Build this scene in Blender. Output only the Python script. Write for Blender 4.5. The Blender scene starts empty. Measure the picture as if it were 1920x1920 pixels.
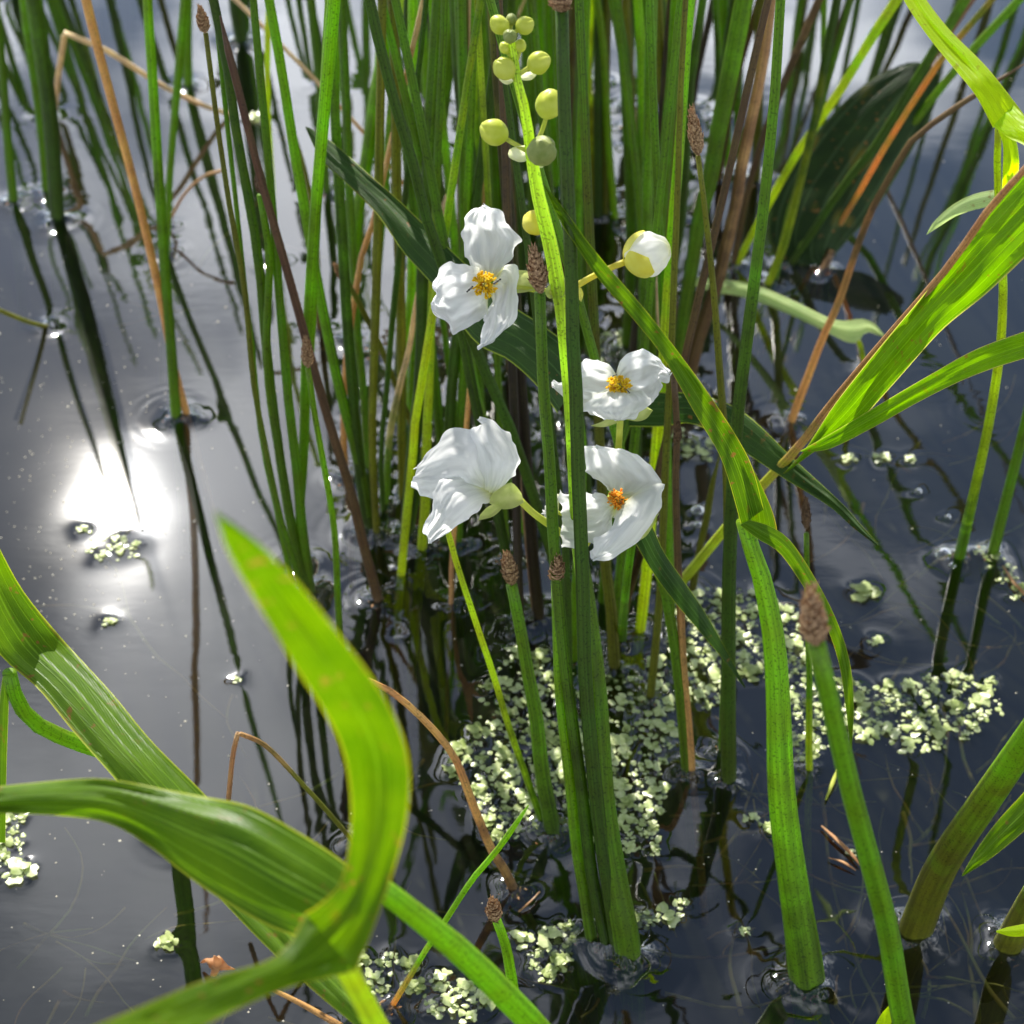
import bpy, math, random
import numpy as np
from mathutils import Vector, noise as mnoise
random.seed(7)
scene = bpy.context.scene
# ------------------------------------------------------------------ camera
CAMH, PITCH, FOV = 0.796, math.radians(42), math.radians(30)
TT = math.tan(FOV / 2); TS = 1.35      # TS: depths below are noted for a lens 1.35 times wider
cam_d = bpy.data.cameras.new('camera'); cam = bpy.data.objects.new('camera', cam_d)
scene.collection.objects.link(cam)
cam.location = (0, 0, CAMH); cam.rotation_euler = (math.pi / 2 - PITCH, 0, 0)
cam_d.sensor_width = 36; cam_d.angle = FOV; cam_d.clip_start = 0.01; cam_d.clip_end = 500
cam_d.dof.use_dof = True; cam_d.dof.focus_distance = 0.82; cam_d.dof.aperture_fstop = 15
scene.camera = cam
FW = Vector((0, math.cos(PITCH), -math.sin(PITCH))); UP = Vector((0, math.sin(PITCH), math.cos(PITCH))); RT = Vector((1, 0, 0))
EYE = Vector((0, 0, CAMH))
def ray(px, py):                      # direction of a view ray, unit length along the view axis
    return RT * ((px - 960) / 960 * TT) + UP * (-(py - 960) / 960 * TT) + FW
def at(px, py, t): return EYE + ray(px, py) * t
def on(px, py, z=0.0):
    d = ray(px, py); return EYE + d * ((z - CAMH) / d.z)
def wm(w, t): return w / 960 * TT * t  # a width in the photograph to metres at depth t
def depth(p): return (p - EYE).dot(FW)
# ------------------------------------------------------------------ light
sd = ray(205, 955).normalized(); SUN = Vector((sd.x, sd.y, -sd.z))
elev = math.asin(SUN.z)
sun_d = bpy.data.lights.new('sun', 'SUN'); sun = bpy.data.objects.new('sun', sun_d); scene.collection.objects.link(sun)
sun_d.energy = 5.0; sun_d.angle = math.radians(0.53); sun_d.color = (1, 0.95, 0.86)
sun.rotation_euler = SUN.to_track_quat('Z', 'Y').to_euler()
world = bpy.data.worlds.new('World'); scene.world = world; world.use_nodes = True
nt = world.node_tree; N = nt.nodes; LK = nt.links; N.clear()
def nd(tree, kind, **kw):
    n = tree.nodes.new(kind)
    for k, v in kw.items(): setattr(n, k, v)
    return n
def mth(tree, op, a, b=None, c=None, clamp=False):
    n = nd(tree, 'ShaderNodeMath', operation=op, use_clamp=clamp)
    for i, x in enumerate((a, b, c)):
        if x is None: continue
        if isinstance(x, (int, float)): n.inputs[i].default_value = x
        else: tree.links.new(x, n.inputs[i])
    return n.outputs[0]
def ramp(tree, fac, stops, interp='LINEAR'):
    r = nd(tree, 'ShaderNodeValToRGB'); r.color_ramp.interpolation = interp
    e = r.color_ramp.elements
    while len(e) < len(stops): e.new(0.5)
    for i, (p, c) in enumerate(stops):
        e[i].position = p; e[i].color = (c[0], c[1], c[2], 1) if not isinstance(c, (int, float)) else (c, c, c, 1)
    tree.links.new(fac, r.inputs[0]); return r.outputs[0]
sky = nd(nt, 'ShaderNodeTexSky', sky_type='NISHITA', sun_disc=False, sun_elevation=elev,
         sun_rotation=math.atan2(SUN.x, SUN.y), air_density=1.0, dust_density=0.2, ozone_density=1.0)
tc = nd(nt, 'ShaderNodeTexCoord')
sep = nd(nt, 'ShaderNodeSeparateXYZ'); LK.new(tc.outputs['Generated'], sep.inputs[0])
zz = mth(nt, 'ADD', mth(nt, 'MAXIMUM', sep.outputs[2], 0.0), 0.25)
cx = mth(nt, 'DIVIDE', sep.outputs[0], zz); cy = mth(nt, 'DIVIDE', sep.outputs[1], zz)
cmb = nd(nt, 'ShaderNodeCombineXYZ'); LK.new(cx, cmb.inputs[0]); LK.new(cy, cmb.inputs[1]); cmb.inputs[2].default_value = 3.7
n1 = nd(nt, 'ShaderNodeTexNoise'); n1.inputs['Scale'].default_value = 4.6; n1.inputs['Detail'].default_value = 7; n1.inputs['Roughness'].default_value = 0.5
n1.inputs['Distortion'].default_value = 0.4; LK.new(cmb.outputs[0], n1.inputs['Vector'])
nrm0 = nd(nt, 'ShaderNodeVectorMath', operation='NORMALIZE'); LK.new(tc.outputs['Generated'], nrm0.inputs[0])
def bank(px, py, pw, amt):            # a cloud bank in the part of the sky that the water shows at px, py
    r_ = ray(px, py).normalized(); q = nd(nt, 'ShaderNodeVectorMath', operation='DOT_PRODUCT'); LK.new(nrm0.outputs[0], q.inputs[0]); q.inputs[1].default_value = (r_.x, r_.y, -r_.z)
    return mth(nt, 'MULTIPLY', mth(nt, 'POWER', mth(nt, 'MAXIMUM', q.outputs['Value'], 0), pw), amt)
bk = n1.outputs[0]
for a_ in ((400, 640, 260, .16), (345, 890, 1500, .30), (225, 1100, 2500, .25), (70, 840, 500, -.30), (180, 1180, 400, -.15), (190, 1010, 2500, -.2), (130, 1330, 90, .16), (300, 1500, 120, .16), (700, 560, 120, .07), (1150, 150, 40, .14), (1650, 1500, 30, -.16), (150, 250, 50, -.04), (1500, 900, 60, -.05)):
    bk = mth(nt, 'ADD', bk, bank(*a_))
cloud = ramp(nt, bk, [(0.42, 0.0), (0.74, 1.0)], 'EASE')
# glow of thin cloud round the sun
dotn = nd(nt, 'ShaderNodeVectorMath', operation='DOT_PRODUCT'); nrm = nd(nt, 'ShaderNodeVectorMath', operation='NORMALIZE')
LK.new(tc.outputs['Generated'], nrm.inputs[0]); LK.new(nrm.outputs[0], dotn.inputs[0]); dotn.inputs[1].default_value = SUN
dv = mth(nt, 'MAXIMUM', dotn.outputs['Value'], 0.0)
g1 = mth(nt, 'MULTIPLY', mth(nt, 'MULTIPLY', mth(nt, 'POWER', dv, 5000), mth(nt, 'MULTIPLY_ADD', cloud, 1.2, .25)), 7.0)
g2 = mth(nt, 'MULTIPLY', mth(nt, 'POWER', dv, 520), 0.5)
g3 = mth(nt, 'MULTIPLY', mth(nt, 'POWER', dv, 24), 0.12)
wide = mth(nt, 'ADD', g2, g3)
hz = mth(nt, 'MULTIPLY', mth(nt, 'POWER', mth(nt, 'SUBTRACT', 1.0, mth(nt, 'MAXIMUM', sep.outputs[2], 0.0)), 2.0), 1.3)   # paler towards the horizon
cb = mth(nt, 'MULTIPLY', mth(nt, 'ADD', mth(nt, 'ADD', wide, hz), 0.50), mth(nt, 'MULTIPLY_ADD', cloud, 1.25, 0.03))
glow = mth(nt, 'ADD', cb, mth(nt, 'ADD', mth(nt, 'MULTIPLY', g2, 0.10), g1))
bg1 = nd(nt, 'ShaderNodeBackground'); bg1.inputs[1].default_value = 0.05; LK.new(sky.outputs[0], bg1.inputs[0])
bg2 = nd(nt, 'ShaderNodeBackground'); bg2.inputs[0].default_value = (0.98, 0.985, 0.98, 1); LK.new(glow, bg2.inputs[1])
ads = nd(nt, 'ShaderNodeAddShader'); LK.new(bg1.outputs[0], ads.inputs[0]); LK.new(bg2.outputs[0], ads.inputs[1])
wo = nd(nt, 'ShaderNodeOutputWorld'); LK.new(ads.outputs[0], wo.inputs[0])
vs = scene.view_settings; scene.display_settings.display_device = 'sRGB'
vs.view_transform = 'Standard'; vs.look = 'None'; vs.gamma = 1; vs.exposure = 0.92; vs.use_curve_mapping = False
cy_ = scene.cycles; cy_.use_denoising = True; cy_.max_bounces = 10; cy_.diffuse_bounces = 4; cy_.glossy_bounces = 4
cy_.transparent_max_bounces = 16; cy_.transmission_bounces = 6; cy_.caustics_reflective = True; cy_.caustics_refractive = False
cy_.sample_clamp_indirect = 6.0; cy_.sample_clamp_direct = 0
# ------------------------------------------------------------------ materials
def lerp(a, b, f): return tuple(x + (y - x) * f for x, y in zip(a, b))
COL = dict(bright=(.17, .31, .003), green=(.105, .20, .004), dark=(.050, .100, .006), yellowgreen=(.34, .42, .01),  # bright and dark: the stem green with sunlight and shade put into it
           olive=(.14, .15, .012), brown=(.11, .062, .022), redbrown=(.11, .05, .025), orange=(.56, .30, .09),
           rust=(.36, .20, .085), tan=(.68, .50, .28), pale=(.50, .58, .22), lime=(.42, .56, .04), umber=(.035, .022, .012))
def basemat(name):
    m = bpy.data.materials.new(name); m.use_nodes = True; m.node_tree.nodes.clear(); return m, m.node_tree
_cache = {}
def stem_mat(a, b=None, trans=0.38, split=0.5):
    """a rush stem or blade: colour a at the foot, b at the tip, fine lengthwise streaks, thin enough to let light through"""
    if a in ('tan', 'orange', 'rust', 'brown', 'redbrown', 'umber') and (b is None or b in ('tan', 'orange', 'rust', 'brown', 'redbrown')): trans = min(trans, .12)
    if b in ('tan', 'orange', 'rust', 'brown', 'redbrown'): trans = min(trans, .16)
    key = (a, b, trans, split)
    if key in _cache: return _cache[key]
    m, t = basemat('stem ' + a + (' to ' + b if b else ''))
    uv = nd(t, 'ShaderNodeUVMap'); sp = nd(t, 'ShaderNodeSeparateXYZ'); t.links.new(uv.outputs[0], sp.inputs[0])
    oi = nd(t, 'ShaderNodeObjectInfo')
    c = nd(t, 'ShaderNodeCombineXYZ')
    t.links.new(mth(t, 'MULTIPLY', sp.outputs[0], 14), c.inputs[0]); t.links.new(mth(t, 'MULTIPLY', sp.outputs[1], 3), c.inputs[1])
    t.links.new(mth(t, 'MULTIPLY', oi.outputs['Random'], 50), c.inputs[2])
    ns = nd(t, 'ShaderNodeTexNoise'); ns.inputs['Scale'].default_value = 1.3; ns.inputs['Detail'].default_value = 5; ns.inputs['Roughness'].default_value = .6
    t.links.new(c.outputs[0], ns.inputs['Vector'])
    geo = nd(t, 'ShaderNodeTexCoord')
    nb = nd(t, 'ShaderNodeTexNoise'); nb.inputs['Scale'].default_value = 60; nb.inputs['Detail'].default_value = 4
    t.links.new(geo.outputs['Object'], nb.inputs['Vector'])
    spk = nd(t, 'ShaderNodeTexNoise'); spk.inputs['Scale'].default_value = 900; spk.inputs['Detail'].default_value = 1
    t.links.new(geo.outputs['Object'], spk.inputs['Vector'])
    mx = nd(t, 'ShaderNodeMix', data_type='RGBA')
    if b:
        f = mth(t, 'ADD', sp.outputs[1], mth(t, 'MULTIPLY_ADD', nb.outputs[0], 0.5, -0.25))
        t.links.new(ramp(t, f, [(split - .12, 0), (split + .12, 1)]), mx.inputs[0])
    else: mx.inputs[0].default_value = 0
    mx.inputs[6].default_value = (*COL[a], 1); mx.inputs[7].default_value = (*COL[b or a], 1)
    # yellow-brown foot just above the water
    ft = nd(t, 'ShaderNodeMix', data_type='RGBA'); t.links.new(ramp(t, sp.outputs[1], [(0.0, .75), (.22, .0)]), ft.inputs[0])
    t.links.new(mx.outputs[2], ft.inputs[6]); ft.inputs[7].default_value = (*lerp(COL[a], (.16, .13, .02), .55), 1)
    hs = nd(t, 'ShaderNodeHueSaturation')
    t.links.new(ft.outputs[2], hs.inputs['Color'])
    v = mth(t, 'MULTIPLY', ramp(t, ns.outputs[0], [(.3, .55), (.7, 1.45)]), mth(t, 'MULTIPLY_ADD', nb.outputs[0], .7, .65))
    v = mth(t, 'MULTIPLY', v, mth(t, 'MULTIPLY_ADD', oi.outputs['Random'], .45, .78))
    v = mth(t, 'MULTIPLY', v, ramp(t, spk.outputs[0], [(.33, .55), (.42, 1)]))
    t.links.new(v, hs.inputs['Value'])
    t.links.new(mth(t, 'MULTIPLY_ADD', nb.outputs[0], .06, .47), hs.inputs['Hue'])
    p = nd(t, 'ShaderNodeBsdfPrincipled'); t.links.new(hs.outputs[0], p.inputs['Base Color'])
    t.links.new(mth(t, 'MULTIPLY_ADD', nb.outputs[0], .3, .28), p.inputs['Roughness']); p.inputs['Specular IOR Level'].default_value = .45
    bp = nd(t, 'ShaderNodeBump'); bp.inputs['Strength'].default_value = .35; bp.inputs['Distance'].default_value = .0006
    t.links.new(ns.outputs[0], bp.inputs['Height']); t.links.new(bp.outputs[0], p.inputs['Normal'])
    tr = nd(t, 'ShaderNodeBsdfTranslucent')
    hs2 = nd(t, 'ShaderNodeHueSaturation'); hs2.inputs['Value'].default_value = 2.2; hs2.inputs['Saturation'].default_value = 1.05; t.links.new(hs.outputs[0], hs2.inputs['Color'])
    t.links.new(hs2.outputs[0], tr.inputs[0])
    ms = nd(t, 'ShaderNodeMixShader'); ms.inputs[0].default_value = trans
    t.links.new(p.outputs[0], ms.inputs[1]); t.links.new(tr.outputs[0], ms.inputs[2])
    o = nd(t, 'ShaderNodeOutputMaterial'); t.links.new(ms.outputs[0], o.inputs[0])
    _cache[key] = m; return m
def leaf_mat(name, c1, c2, edge=(.45, .5, .08), trans=.5, nveins=7, vein=1.5, rough=.38, patch=None):
    m, t = basemat(name)
    uv = nd(t, 'ShaderNodeUVMap'); sp = nd(t, 'ShaderNodeSeparateXYZ'); t.links.new(uv.outputs[0], sp.inputs[0])
    u, v = sp.outputs[0], sp.outputs[1]
    tcn = nd(t, 'ShaderNodeTexCoord')
    nb = nd(t, 'ShaderNodeTexNoise'); nb.inputs['Scale'].default_value = 55; nb.inputs['Detail'].default_value = 6; nb.inputs['Roughness'].default_value = .6
    t.links.new(tcn.outputs['Object'], nb.inputs['Vector'])
    # lengthwise veins
    du = mth(t, 'ABSOLUTE', mth(t, 'SUBTRACT', mth(t, 'FRACT', mth(t, 'MULTIPLY', u, nveins)), .5))
    veins = ramp(t, du, [(.0, 1.0), (.09, 0.0)])
    # cross veins, slanting away from the midrib
    sl = mth(t, 'ADD', mth(t, 'MULTIPLY', v, 46), mth(t, 'MULTIPLY', mth(t, 'ABSOLUTE', mth(t, 'SUBTRACT', u, .5)), 26))
    dc = mth(t, 'ABSOLUTE', mth(t, 'SUBTRACT', mth(t, 'FRACT', mth(t, 'ADD', sl, mth(t, 'MULTIPLY', nb.outputs[0], 1.5))), .5))
    cross = mth(t, 'MULTIPLY', ramp(t, dc, [(.0, 1.0), (.12, 0.0)]), .30)
    vv = mth(t, 'MAXIMUM', veins, cross)
    eu = mth(t, 'ABSOLUTE', mth(t, 'SUBTRACT', u, .5))
    em = ramp(t, eu, [(.470, 0), (.488, 1)])
    mid = ramp(t, eu, [(.006, 1), (.022, 0)])
    mx = nd(t, 'ShaderNodeMix', data_type='RGBA'); mx.inputs[6].default_value = (*c1, 1); mx.inputs[7].default_value = (*c2, 1)
    t.links.new(ramp(t, nb.outputs[0], [(.35, 0), (.65, 1)]), mx.inputs[0]); col = mx.outputs[2]
    if patch:
        np_ = nd(t, 'ShaderNodeTexNoise'); np_.inputs['Scale'].default_value = 22; np_.inputs['Detail'].default_value = 2; t.links.new(tcn.outputs['Object'], np_.inputs['Vector'])
        mp = nd(t, 'ShaderNodeMix', data_type='RGBA'); t.links.new(ramp(t, np_.outputs[0], [(.60, 0), (.70, 1)]), mp.inputs[0])
        t.links.new(col, mp.inputs[6]); mp.inputs[7].default_value = (*patch, 1); col = mp.outputs[2]
    mv = nd(t, 'ShaderNodeMix', data_type='RGBA'); t.links.new(mth(t, 'MULTIPLY', mth(t, 'MAXIMUM', vv, mid), .75), mv.inputs[0])
    t.links.new(col, mv.inputs[6]); mv.inputs[7].default_value = (*[x * vein + .02 for x in c2], 1)
    ns_ = nd(t, 'ShaderNodeTexNoise'); ns_.inputs['Scale'].default_value = 240; ns_.inputs['Detail'].default_value = 2; t.links.new(tcn.outputs['Object'], ns_.inputs['Vector'])
    nl_ = nd(t, 'ShaderNodeTexNoise'); nl_.inputs['Scale'].default_value = 18; t.links.new(tcn.outputs['Object'], nl_.inputs['Vector'])
    spot = mth(t, 'MULTIPLY', ramp(t, ns_.outputs[0], [(.645, 0), (.69, 1)]), ramp(t, nl_.outputs[0], [(.44, 0), (.58, .85)]))
    dry = mth(t, 'MULTIPLY', ramp(t, eu, [(.44, 0), (.485, 1)]), ramp(t, nl_.outputs[0], [(.56, 0), (.64, .8)]))
    mz = nd(t, 'ShaderNodeMix', data_type='RGBA'); t.links.new(mth(t, 'MAXIMUM', spot, dry), mz.inputs[0]); t.links.new(mv.outputs[2], mz.inputs[6]); mz.inputs[7].default_value = (.20, .10, .03, 1); mv = mz
    me = nd(t, 'ShaderNodeMix', data_type='RGBA'); t.links.new(em, me.inputs[0]); t.links.new(mv.outputs[2], me.inputs[6]); me.inputs[7].default_value = (*edge, 1)
    bp = nd(t, 'ShaderNodeBump'); bp.inputs['Strength'].default_value = .5; bp.inputs['Distance'].default_value = .0008
    t.links.new(mth(t, 'ADD', mth(t, 'MULTIPLY', vv, -1), mth(t, 'MULTIPLY', nb.outputs[0], .8)), bp.inputs['Height'])
    p = nd(t, 'ShaderNodeBsdfPrincipled'); t.links.new(me.outputs[2], p.inputs['Base Color']); p.inputs['Roughness'].default_value = rough; p.inputs['Specular IOR Level'].default_value = .18
    t.links.new(bp.outputs[0], p.inputs['Normal'])
    tr = nd(t, 'ShaderNodeBsdfTranslucent'); t.links.new(bp.outputs[0], tr.inputs['Normal'])
    h2 = nd(t, 'ShaderNodeHueSaturation'); h2.inputs['Value'].default_value = 1.7; h2.inputs['Saturation'].default_value = 1.08; t.links.new(me.outputs[2], h2.inputs['Color'])
    t.links.new(h2.outputs[0], tr.inputs[0])
    ms = nd(t, 'ShaderNodeMixShader'); ms.inputs[0].default_value = trans
    t.links.new(p.outputs[0], ms.inputs[1]); t.links.new(tr.outputs[0], ms.inputs[2])
    o = nd(t, 'ShaderNodeOutputMaterial'); t.links.new(ms.outputs[0], o.inputs[0]); return m
def soft_mat(name, c1, c2, trans=.4, rough=.5, scale=300, bump=.0004, tboost=1.15, spec=.4):
    m, t = basemat(name); tcn = nd(t, 'ShaderNodeTexCoord')
    nb = nd(t, 'ShaderNodeTexNoise'); nb.inputs['Scale'].default_value = scale; nb.inputs['Detail'].default_value = 5; t.links.new(tcn.outputs['Object'], nb.inputs['Vector'])
    mx = nd(t, 'ShaderNodeMix', data_type='RGBA'); mx.inputs[6].default_value = (*c1, 1); mx.inputs[7].default_value = (*c2, 1)
    t.links.new(ramp(t, nb.outputs[0], [(.35, 0), (.65, 1)]), mx.inputs[0])
    bp = nd(t, 'ShaderNodeBump'); bp.inputs['Strength'].default_value = .5; bp.inputs['Distance'].default_value = bump; t.links.new(nb.outputs[0], bp.inputs['Height'])
    p = nd(t, 'ShaderNodeBsdfPrincipled'); t.links.new(mx.outputs[2], p.inputs['Base Color']); p.inputs['Roughness'].default_value = rough; t.links.new(bp.outputs[0], p.inputs['Normal'])
    p.inputs['Specular IOR Level'].default_value = spec
    if trans > 0:
        tr = nd(t, 'ShaderNodeBsdfTranslucent'); h2 = nd(t, 'ShaderNodeHueSaturation'); h2.inputs['Value'].default_value = tboost; t.links.new(mx.outputs[2], h2.inputs['Color']); t.links.new(h2.outputs[0], tr.inputs[0])
        t.links.new(bp.outputs[0], tr.inputs['Normal'])
        ms = nd(t, 'ShaderNodeMixShader'); ms.inputs[0].default_value = trans; t.links.new(p.outputs[0], ms.inputs[1]); t.links.new(tr.outputs[0], ms.inputs[2]); out = ms.outputs[0]
    else: out = p.outputs[0]
    o = nd(t, 'ShaderNodeOutputMaterial'); t.links.new(out, o.inputs[0]); return m
def petal_mat():
    m, t = basemat('petal'); uv = nd(t, 'ShaderNodeUVMap'); sp = nd(t, 'ShaderNodeSeparateXYZ'); t.links.new(uv.outputs[0], sp.inputs[0])
    c = nd(t, 'ShaderNodeCombineXYZ'); t.links.new(mth(t, 'MULTIPLY', sp.outputs[0], 9), c.inputs[0]); t.links.new(mth(t, 'MULTIPLY', sp.outputs[1], 1.6), c.inputs[1])
    oi = nd(t, 'ShaderNodeObjectInfo'); t.links.new(mth(t, 'MULTIPLY', oi.outputs['Random'], 30), c.inputs[2])
    n = nd(t, 'ShaderNodeTexNoise'); n.inputs['Scale'].default_value = 1.0; n.inputs['Detail'].default_value = 5; n.inputs['Distortion'].default_value = .6; t.links.new(c.outputs[0], n.inputs['Vector'])
    bp = nd(t, 'ShaderNodeBump'); bp.inputs['Strength'].default_value = .35; bp.inputs['Distance'].default_value = .0009; t.links.new(n.outputs[0], bp.inputs['Height'])
    col = ramp(t, sp.outputs[1], [(0.0, (.72, .74, .30)), (.16, (.80, .82, .74)), (.35, (.90, .91, .92))])
    mm = nd(t, 'ShaderNodeMix', data_type='RGBA', blend_type='MULTIPLY'); mm.inputs[0].default_value = 1; t.links.new(col, mm.inputs[6])
    t.links.new(ramp(t, n.outputs[0], [(.3, .86), (.6, 1.0)]), mm.inputs[7])
    p = nd(t, 'ShaderNodeBsdfPrincipled'); t.links.new(mm.outputs[2], p.inputs['Base Color']); p.inputs['Roughness'].default_value = .5; t.links.new(bp.outputs[0], p.inputs['Normal'])
    tr = nd(t, 'ShaderNodeBsdfTranslucent'); t.links.new(mm.outputs[2], tr.inputs[0]); t.links.new(bp.outputs[0], tr.inputs['Normal'])
    ms = nd(t, 'ShaderNodeMixShader'); ms.inputs[0].default_value = .6; t.links.new(p.outputs[0], ms.inputs[1]); t.links.new(tr.outputs[0], ms.inputs[2])
    o = nd(t, 'ShaderNodeOutputMaterial'); t.links.new(ms.outputs[0], o.inputs[0]); return m
M_PETAL = petal_mat()
M_STAMEN = soft_mat('stamen yellow', (.95, .66, .01), (.97, .78, .03), .5, tboost=1.0)
M_STAMEN_O = soft_mat('stamen orange', (.92, .46, .03), (.95, .58, .06), .5)
M_BUD = soft_mat('bud', (.50, .56, .05), (.62, .66, .12), .30, .4, 120)
M_BUD_DULL = soft_mat('bud dull green', (.24, .30, .07), (.34, .38, .12), .25, .5, 200)
M_BUD_Y = soft_mat('bud yellow', (.70, .62, .06), (.74, .72, .14), .35, .4, 120)
M_BRACT = soft_mat('bract', (.70, .74, .40), (.80, .80, .60), .5, .5, 200)
M_SEPAL = soft_mat('sepal', (.42, .50, .12), (.56, .60, .22), .45, .5, 160)
M_SCAPE = stem_mat('green', 'lime', .42, .66)
M_HEAD = soft_mat('seed scales', (.12, .055, .025), (.55, .36, .20), .15, .7, 1100)
M_HEAD_D = soft_mat('dark seed scales', (.03, .018, .012), (.22, .13, .07), .05, .6, 1500)
M_FLY = soft_mat('fly body', (.012, .011, .010), (.03, .028, .026), 0, .35)
M_WING = soft_mat('fly wing', (.25, .25, .25), (.35, .33, .30), .6, .3)
M_DUCK = soft_mat('floating fern', (.40, .50, .15), (.72, .78, .42), .30, .33, 260, .0008, spec=.8)
M_DUCK2 = soft_mat('floating fern green', (.24, .32, .07), (.56, .63, .26), .30, .42, 260, .0008, spec=.6)
M_WEED = soft_mat('waterweed', (.36, .19, .07), (.26, .30, .07), .2, .7, 40)
M_DEAD = soft_mat('dead leaf', (.45, .20, .07), (.66, .40, .20), .4, .6, 200)
M_SCRAP = soft_mat('pale scrap', (.55, .50, .38), (.75, .72, .60), .3, .5, 200)
# ------------------------------------------------------------------ mesh helpers
COLL = scene.collection
def mesh_obj(name, verts, faces, mat, origin=None, uvs=None, smooth=True, parent=None):
    o_ = Vector(origin) if origin is not None else Vector((0, 0, 0))
    me = bpy.data.meshes.new(name)
    me.from_pydata([tuple(Vector(v) - o_) for v in verts], [], faces)
    if uvs is not None:
        ul = me.uv_layers.new(name='UVMap'); idx = np.empty(len(me.loops), dtype=np.int32); me.loops.foreach_get('vertex_index', idx)
        ul.data.foreach_set('uv', np.asarray(uvs, dtype=np.float32)[idx].ravel())
    if smooth: me.polygons.foreach_set('use_smooth', [True] * len(me.polygons))
    me.materials.append(mat); me.update()
    ob = bpy.data.objects.new(name, me); COLL.objects.link(ob)
    if parent is not None: ob.parent = parent
    else: ob.location = o_
    return ob
def tag(o, label, cat, group=None, kind=None):
    if label: o['label'] = label
    if cat: o['category'] = cat
    if group: o['group'] = group
    if kind: o['kind'] = kind
    return o
def empty(name, loc, label, cat, group=None):
    e = bpy.data.objects.new(name, None); COLL.objects.link(e); e.location = loc; e.empty_display_size = .01
    return tag(e, label, cat, group)
def catmull(pts, n):
    """n+1 points evenly spaced by length along a smooth curve through pts (each a list of floats)"""
    P = [np.array(p, float) for p in pts]
    if len(P) == 2: return [P[0] + (P[1] - P[0]) * i / n for i in range(n + 1)]
    Q = [2 * P[0] - P[1]] + P + [2 * P[-1] - P[-2]]
    dense = []
    for i in range(1, len(Q) - 2):
        for s in range(12):
            x = s / 12; a, b, c, d = Q[i - 1:i + 3]
            dense.append(.5 * ((2 * b) + (c - a) * x + (2 * a - 5 * b + 4 * c - d) * x * x + (3 * b - a - 3 * c + d) * x ** 3))
    dense.append(Q[-2]); D = np.array(dense)
    L = np.concatenate([[0], np.cumsum(np.linalg.norm(np.diff(D[:, :3], axis=0), axis=1))])
    tt = np.linspace(0, L[-1], n + 1)
    return list(np.stack([np.interp(tt, L, D[:, k]) for k in range(D.shape[1])], 1))
def tube(pts, n=22, sides=8, flat=1.0, jit=0.0, seed=0):
    """pts: (x,y,z,r) lists -> verts, faces, uvs of a closed tapered tube"""
    C = catmull(pts, n); V, F, U = [], [], []
    ref = Vector((1, 0, 0))
    for i, c in enumerate(C):
        a = Vector(C[max(i - 1, 0)][:3]); b = Vector(C[min(i + 1, n)][:3]); d = (b - a).normalized()
        s = (ref - d * ref.dot(d))
        if s.length < 1e-3: s = Vector((0, 1, 0)) - d * d.y
        s.normalize(); w = d.cross(s)
        if jit:
            c = c.copy(); q = mnoise.noise(Vector((i * .31, seed * 3.1, 0))); c[:3] += np.array(s) * q * jit
        for k in range(sides + 1):
            an = 2 * math.pi * k / sides
            V.append(Vector(c[:3]) + (s * math.cos(an) + w * math.sin(an) * flat) * c[3]); U.append((k / sides, i / n))
    for i in range(n):
        for k in range(sides):
            a = i * (sides + 1) + k; F.append((a, a + 1, a + sides + 2, a + sides + 1))
    for i in (0, n):
        c = len(V); V.append(Vector(C[i][:3])); U.append((.5, i / n)); r0 = i * (sides + 1)
        for k in range(sides): F.append((r0 + k + 1, r0 + k, c) if i == 0 else (r0 + k, r0 + k + 1, c))
    return V, F, U
def merge(parts):
    V, F, U = [], [], []
    for v, f, u in parts:
        o = len(V); V += v; F += [tuple(i + o for i in q) for q in f]; U += u
    return V, F, U
def blade(L, R, tf, nv=26, nu=10, camber=0.0, fold=0.0, tl=0.0, tr=0.0, wr=0.0, ws=1.0, seed=0, edgecurl=0.0, ruf=0.0, fr=0.0):
    """a leaf or petal between two edge curves; tf gives its depth (a list along it, or a function of the point)"""
    A = catmull(L, nv); B = catmull(R, nv); V, F, U = [], [], []
    for i in range(nv + 1):
        v = i / nv
        for k in range(nu + 1):
            u = k / nu; p = A[i] * (1 - u) + B[i] * u
            wpx = float(np.linalg.norm(B[i][:2] - A[i][:2]))
            t = tf(p[0], p[1]) if callable(tf) else float(np.interp(v, np.linspace(0, 1, len(tf)), tf))
            W = wm(wpx, t); e = abs(2 * u - 1)
            t += camber * W * (1 - e * e) + fold * W * e + tl * (1 - u) * W + tr * u * W + edgecurl * W * max(0, e - .7) ** 2 * 10
            if wr: t += wr * mnoise.noise(Vector((u * 3 * ws, v * 2.2 * ws, seed * 7.3))) * max(.3, min(1, v * 3)) + wr * .45 * mnoise.noise(Vector((u * 8 * ws, v * 5 * ws, seed * 3.3)))
            if ruf: t += ruf * math.sin(v * 17 + seed * 2 + (u > .5) * 2) * e ** 3
            if fr:
                q = max(e ** 6, v ** 10) * fr; p = p + np.array([mnoise.noise(Vector((v * 9, u * 9, seed + .5))), mnoise.noise(Vector((v * 9, u * 9, seed + 9.5)))]) * q * 2
            V.append(at(p[0], p[1], t)); U.append((u, v))
    for i in range(nv):
        for k in range(nu):
            a = i * (nu + 1) + k; F.append((a, a + 1, a + nu + 2, a + nu + 1))
    return V, F, U
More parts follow.
